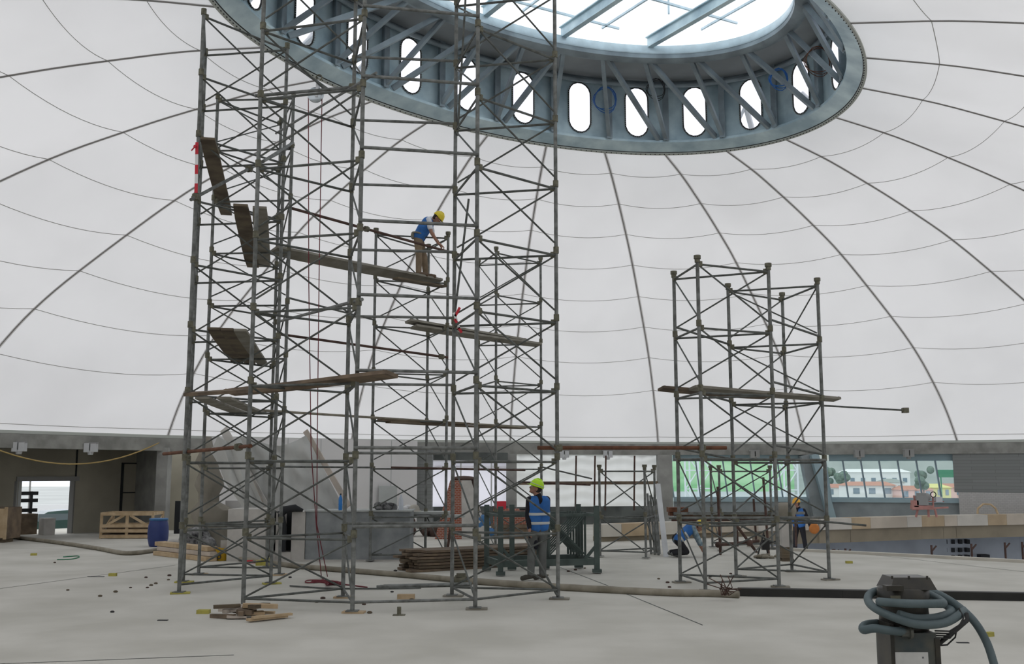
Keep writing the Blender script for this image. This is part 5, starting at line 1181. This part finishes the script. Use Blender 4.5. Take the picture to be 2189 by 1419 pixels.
b = MB(); b.box(V(a.x-.4, a.y+.5, .03), (.18, .1, .06), .3); tag(b.build('red_can', 'tape_red'), 'small red can on the floor near the counter', 'can')

# ------------------------------------------------------------------ hoses and pipes on the floor
def flp(pts, z): return [fl(x, y, z) for x, y in pts]
t_ = thing('concrete_hose', 'thick tan concrete delivery hose winding across the floor from left to the black duct', 'hose', fl(900, 1232))
b = MB(); b.path(smoothpts(flp([(0, 1145), (40, 1149), (130, 1160), (210, 1172), (270, 1182), (330, 1176), (375, 1167), (420, 1176), (480, 1190), (560, 1200), (640, 1210), (760, 1220), (880, 1230), (985, 1240)], .05), 6), .05, 10); b.build('hose_section', 'pipe_tan', t_, True)
b = MB(); b.path(smoothpts(flp([(985, 1240), (1080, 1247), (1200, 1255), (1330, 1262), (1440, 1267), (1512, 1268), (1580, 1271)], .05), 6), .058, 10); b.build('pipe_section', 'pipe_tan', t_, True)
b = MB(); p = fl(986, 1240, .06); b.tube(p-V(.1, -.03, 0), p+V(.1, -.03, 0), .085, 12); b.box(p+V(0, -.02, .09), (.16, .1, .06)); b.build('coupling', 'coupler', t_, True)
b = MB()
for i in range(14):
    q = fl(1550+random.uniform(-10, 10), 1272, .08); b.path([q, q+V(random.uniform(-.12, .15), random.uniform(-.1, .1), random.uniform(.02, .14)), q+V(random.uniform(-.28, .28), random.uniform(-.1, .1), random.uniform(.05, .30))], .008, 5)
b.build('wire_tie', 'rust_dark', t_, True)
t_ = thing('black_duct', 'flat black rubber duct continuing the tan hose across the floor to the right', 'duct', fl(1800, 1277))
b = MB(); P = flp([(1578, 1273), (1800, 1277), (2000, 1280), (2210, 1284), (2500, 1290)], .0)
for u, v in zip(P, P[1:]): b.beam(u+V(0, 0, .06), v+V(0, 0, .06), .16, .115)
b.build('duct_body', 'hose_black', t_)
a, c_ = fl(805, 1254, .03), fl(1008, 1249, .03); 
for i in range(3): lean(a+V(.05*i, .06*i, .0), c_+V(0, .06*i, 0), .026, 'grey tube lying on the floor between the two tall front towers', 'tube', 'floor_tube', 'tubes lying on the floor')
b = MB(); P = smoothpts(flp([(620, 1252), (700, 1257), (800, 1258), (900, 1256)], .02), 5); b.path(P, .015, 6); tag(b.build('floor_rod', 'tube_thin', smooth=True), 'thin rod lying on the floor below the red rope heap', 'rod')
b = MB(); P = smoothpts(flp([(122, 1196), (150, 1195), (168, 1191), (166, 1188), (150, 1189), (135, 1190)], .012), 5); b.path(P, .012, 6); tag(b.build('green_hose', 'hose_green', smooth=True), 'short piece of green hose on the floor at the left', 'hose')

# wood scraps and small bits
SCR = fl(545, 1318)
for i in range(18):
    ang = random.uniform(-.5, .5) if i < 12 else random.uniform(1.0, 2.0); L = random.uniform(.14, .45)
    p = SCR+V(random.uniform(-.38, .12), random.uniform(-.22, .2), .03+.03*(i % 5)); d = V(math.cos(ang), math.sin(ang), random.uniform(-.1, .15))
    b = MB(); b.beam(p-d*L/2, p+d*L/2, random.uniform(.05, .11), random.uniform(.03, .06)); tag(b.build('wood_offcut', random.choice(['new_wood', 'plank_brown', 'plank', 'board_pale', 'new_wood'])), 'small wood offcut in the pile at the foot of the front left tower', 'offcut', 'wood offcuts in the pile')
for i, (x0, y0, x1, y1) in enumerate(((530, 1325, 612, 1316), (540, 1320, 623, 1312))):
    b = MB(); b.beam(fl(x0, y0, .03+.03*i), fl(x1, y1, .03+.02*i), .09-.03*i, .03); tag(b.build('wooden_batten', 'new_wood'), ('nearer', 'farther')[i]+' long slat sticking out right of the wood offcut pile', 'slat')
b = MB(); b.box(fl(868, 1280)+V(0, 0, .035), (.26, .10, .07), .03); tag(b.build('wood_block', 'new_wood'), 'tan wood block on the floor left of the centre tower', 'block')
t_ = thing('anchor_stub', 'short metal stub upright on the floor below the tan wood block', 'stub', fl(853, 1315)); q = fl(853, 1315); b = MB(); b.tube(q, q+V(0, 0, .11), .028, 10); b.build('stub', 'coupler', t_, True); b = MB(); b.box(q+V(0, 0, .006), (.16, .1, .012)); b.build('foot', 'coupler', t_)
for x, y, w_, rz, lb in ((435, 1311, .15, 0, 'yellow chip on the floor left of the wood offcut pile'), (241, 1231, .12, 0, 'yellow chip on the slab joint at the left'), (72, 1187, .12, .3, 'yellow chip on the floor near the plywood box'), (1815, 1204, .12, 0, 'yellow chip on the floor right of the right tower pair'), (2116, 1360, .08, .5, 'yellow chip on the floor beside the vacuum hose')):
    b = MB(); q = fl(x, y); b.box(q+V(0, 0, .025), (w_*1.1, w_*.7, .05), rz); tag(b.build('yellow_chip', 'yellow_wood'), lb, 'chip')
for x, y, s, lb in ((205, 1233, .3, 'dark flat scrap on the slab joint left of the yellow chip'), (348, 1326, .13, 'dark floor slot with pale splash at the lower left'), (2058, 1374, .13, 'dark floor slot right of the vacuum cleaner'), (1828, 1183, .22, 'dark flat scrap near the floor opening')):
    b = MB(); q = fl(x, y); b.box(q+V(0, 0, .004), (s, .05, .008), -.05); tag(b.build('floor_scrap', 'dark_gap'), lb, 'scrap')
chips = [(214, 1275), (247, 1266), (240, 1309), (279, 1257), (312, 1235), (315, 1257), (323, 1252), (333, 1248), (360, 1240), (362, 1231), (117, 1203), (145, 1262), (620, 1235), (690, 1280), (677, 1288), (740, 1215), (824, 1222), (845, 1221), (880, 1283), (838, 1266), (1408, 1238), (1427, 1246), (1431, 1256), (1562, 1227), (1518, 1234), (905, 1285), (778, 1293), (1000, 1196), (1215, 1222), (1230, 1219), (1250, 1215), (500, 1299), (790, 1311), (1170, 1230)]
for x, y in chips:
    q = fl(x, y); b = MB(); r = random.uniform(.018, .03); b.ball(q+V(0, 0, r*.5), (r*1.4, r, r*.7), 7, 5); tag(b.build('stone_chip', random.choice(['rubble', 'plank', 'rubber'])), 'tiny dark chip lying on the concrete floor', 'chip', 'dark chips scattered on the floor')

# coils hanging in the roof ring
for px, py, D, m, r, lb in ((1293, 212, 28.6, 'cable_blue', .30, 'coil of bright blue cable hanging inside the ring left of centre'), (1665, 168, 26.7, 'cable_blue', .22, 'coil of blue cable hanging inside the ring toward the right'), (1402, 190, 28.9, 'rubber', .24, 'coil of black cable hanging under the ring top'), (1748, 130, 25.0, 'rust', .30, 'coil of reddish cable hanging at the right end of the ring')):
    p = at(px, py, D); b = MB()
    for j in range(3): b.path([p+V((r+.022*j)*math.cos(a*.3927), .03*j, (r*1.15+.015*j)*math.sin(a*.3927)-.05*math.cos(a*.3927*2+j)) for a in range(16)], .010 if m != 'cable_blue' else .013, 5, True)
    tag(b.build('cable_coil', m, smooth=True), lb, 'coil')
b = MB(); p = at(1057, 140, 28.0); b.path([p, p+V(.03, 0, -.5), p+V(0, 0, -.9), p+V(-.04, 0, -.5), p+V(-.06, 0, 0)], .03, 6); tag(b.build('cable_coil', 'cable_blue', smooth=True), 'narrow loop of blue cable hanging behind the centre tower top', 'coil')

# ------------------------------------------------------------------ vacuum cleaner in the foreground
VD = 7.6
vc = at(1940, 1419, VD); vc.z = 0; tv = thing('vacuum_cleaner', 'black industrial vacuum cleaner with grey corrugated hose coiled around its top at lower right', 'vacuum cleaner', vc)
mm_ = VD/F
def vz(y): return at(1945, y, VD).z
b = MB(); hw = .152
b.box(vc+V(-.005, .0, .20+(vz(1345)-.20)/2), (2*hw, .34, vz(1345)-.20)); b.build('body', 'vac_body', tv)
b = MB(); b.box(vc+V(-hw-.012, -.05, .45), (.028, .26, .75)); b.box(vc+V(hw+.0, -.05, .40), (.035, .26, .66)); b.build('side_rail', 'vac_black', tv)
b = MB(); b.box(vc+V(0, 0, .12), (.44, .42, .16)); b.build('chassis', 'vac_black', tv)
for dx in (-.2, .2):
    for dy in (-.17, .17): b = MB(); b.tube(vc+V(dx-.02, dy, .05), vc+V(dx+.02, dy, .05), .05, 14); b.build('caster', 'rubber', tv, True)
b = MB(); z0, z1, z2 = vz(1345), vz(1285), vz(1258)
b.lathe(vc+V(0, .02, z0), [(.165, 0), (.175, .03), (.165, z1-z0), (.18, z1-z0+.01), (.18, z2-z0), (.165, z2-z0+.015)], 20); b.build('motor_housing', 'vac_black', tv, True)
b = MB(); zt = vz(1234); ft = [(-.145, -.14), (.185, -.14), (.185, .15), (-.145, .15)]
b.add([vc+V(x, y, z2+.005) for x, y in ft]+[vc+V(x*.78+.005, y*.78, zt+.01) for x, y in ft], [(0, 1, 2, 3), (7, 6, 5, 4), (0, 1, 5, 4), (1, 2, 6, 5), (2, 3, 7, 6), (3, 0, 4, 7)])
for dx in (-.12, .0, .13): b.tube(vc+V(dx, -.11, zt), vc+V(dx, -.11, zt+.022), .008, 6)
b.build('head_cover', 'vac_black', tv)
b = MB(); b.box(vc+V(-.145, -.19, vz(1250)), (.12, .08, .035)); b.build('switch_hood', 'vac_black', tv)
b = MB(); b.box(vc+V(-.135, -.20, vz(1272)), (.065, .02, .04)); b.build('latch', 'coupler', tv)
b = MB(); b.box(vc+V(-.035, -.172, vz(1402)), (.235, .006, .11)); st_ = b.build('label_plate', 'sticker', tv)
b = MB()
for i in range(4): b.box(vc+V(-.05, -.176, vz(1414)-.0-i*.012), (.2-.03*i, .002, .004))
b.box(vc+V(.045, -.176, vz(1396)), (.012, .002, .012)); b.build('print_lines', 'sticker_ink', st_)
# hose: corrugated
def corr(b, P, r, pitch=.011):
    pts = smoothpts(P, 8); L = 0; out = [pts[0]]
    seg = [(q-p).length for p, q in zip(pts, pts[1:])]; tot_ = sum(seg); n_ = int(tot_/pitch*2); res = []; rad = []
    for i in range(n_+1):
        s = tot_*i/n_; a = 0
        while a < len(seg)-1 and s > seg[a]: s -= seg[a]; a += 1
        res.append(pts[a].lerp(pts[a+1], min(1, s/max(seg[a], 1e-6)))); rad.append(r if i % 2 else r*.93)
    b.path(res, rad, 12)
def A(x, y, dd=0): return at(x, y, VD+dd)
b = MB()
corr(b, [A(1936, 1350, -.2), A(1905, 1348, -.235), A(1870, 1343, -.24), A(1846, 1346, -.18), A(1852, 1335, -.05), A(1900, 1330, .2), A(1960, 1328, .27), A(2020, 1318, .24), A(2058, 1304, .1), A(2048, 1316, -.08), A(2015, 1332, -.2), A(1960, 1334, -.25), A(1905, 1317, -.24), A(1862, 1293, -.14), A(1858, 1272, .04), A(1885, 1262, .2), A(1945, 1266, .28), A(2000, 1282, .24), A(2034, 1304, .08), A(2010, 1318, -.12), A(1960, 1322, -.20), A(1920, 1312, -.22)], .030)
b.build('lower_coil', 'hose_grey', tv, True)
b = MB()
corr(b, [A(1878, 1286, -.18), A(1895, 1287, -.24), A(1945, 1290, -.26), A(2000, 1290, -.24), A(2016, 1288, -.12), A(1990, 1272, .1), A(1960, 1262, .22), A(2000, 1268, .2), A(2040, 1290, .1), A(2080, 1325, 0), A(2108, 1370, -.05), A(2125, 1420, -.1), A(2140, 1480, -.15), A(2135, 1530, -.25)], .030)
b.build('upper_coil', 'hose_grey', tv, True)
b = MB(); p = A(1925, 1350, -.2); b.tube(p, A(1948, 1352, -.19), .037, 16); b.tube(A(1943, 1352, -.2), A(1949, 1352, -.2), .044, 16); b.build('hose_socket', 'vac_body', tv, True)
b = MB()
for i in range(4): b.path([A(1998, 1348+i*5, -.15), A(2030, 1349+i*5, -.17), A(2052, 1335+i*2, -.16), A(2060, 1320, -.12), A(2050, 1300, -.05)], .006, 6)
b.path([A(1998, 1383, -.1), A(2020, 1365, -.14), A(2045, 1345, -.15), A(2068, 1325, -.12), A(2066, 1312, -.08)], .016, 8); b.path([A(2003, 1380, -.1), A(2025, 1378, -.12), A(2042, 1362, -.14), A(2045, 1345, -.15)], .006, 6); b.build('power_cable', 'rubber', tv, True)
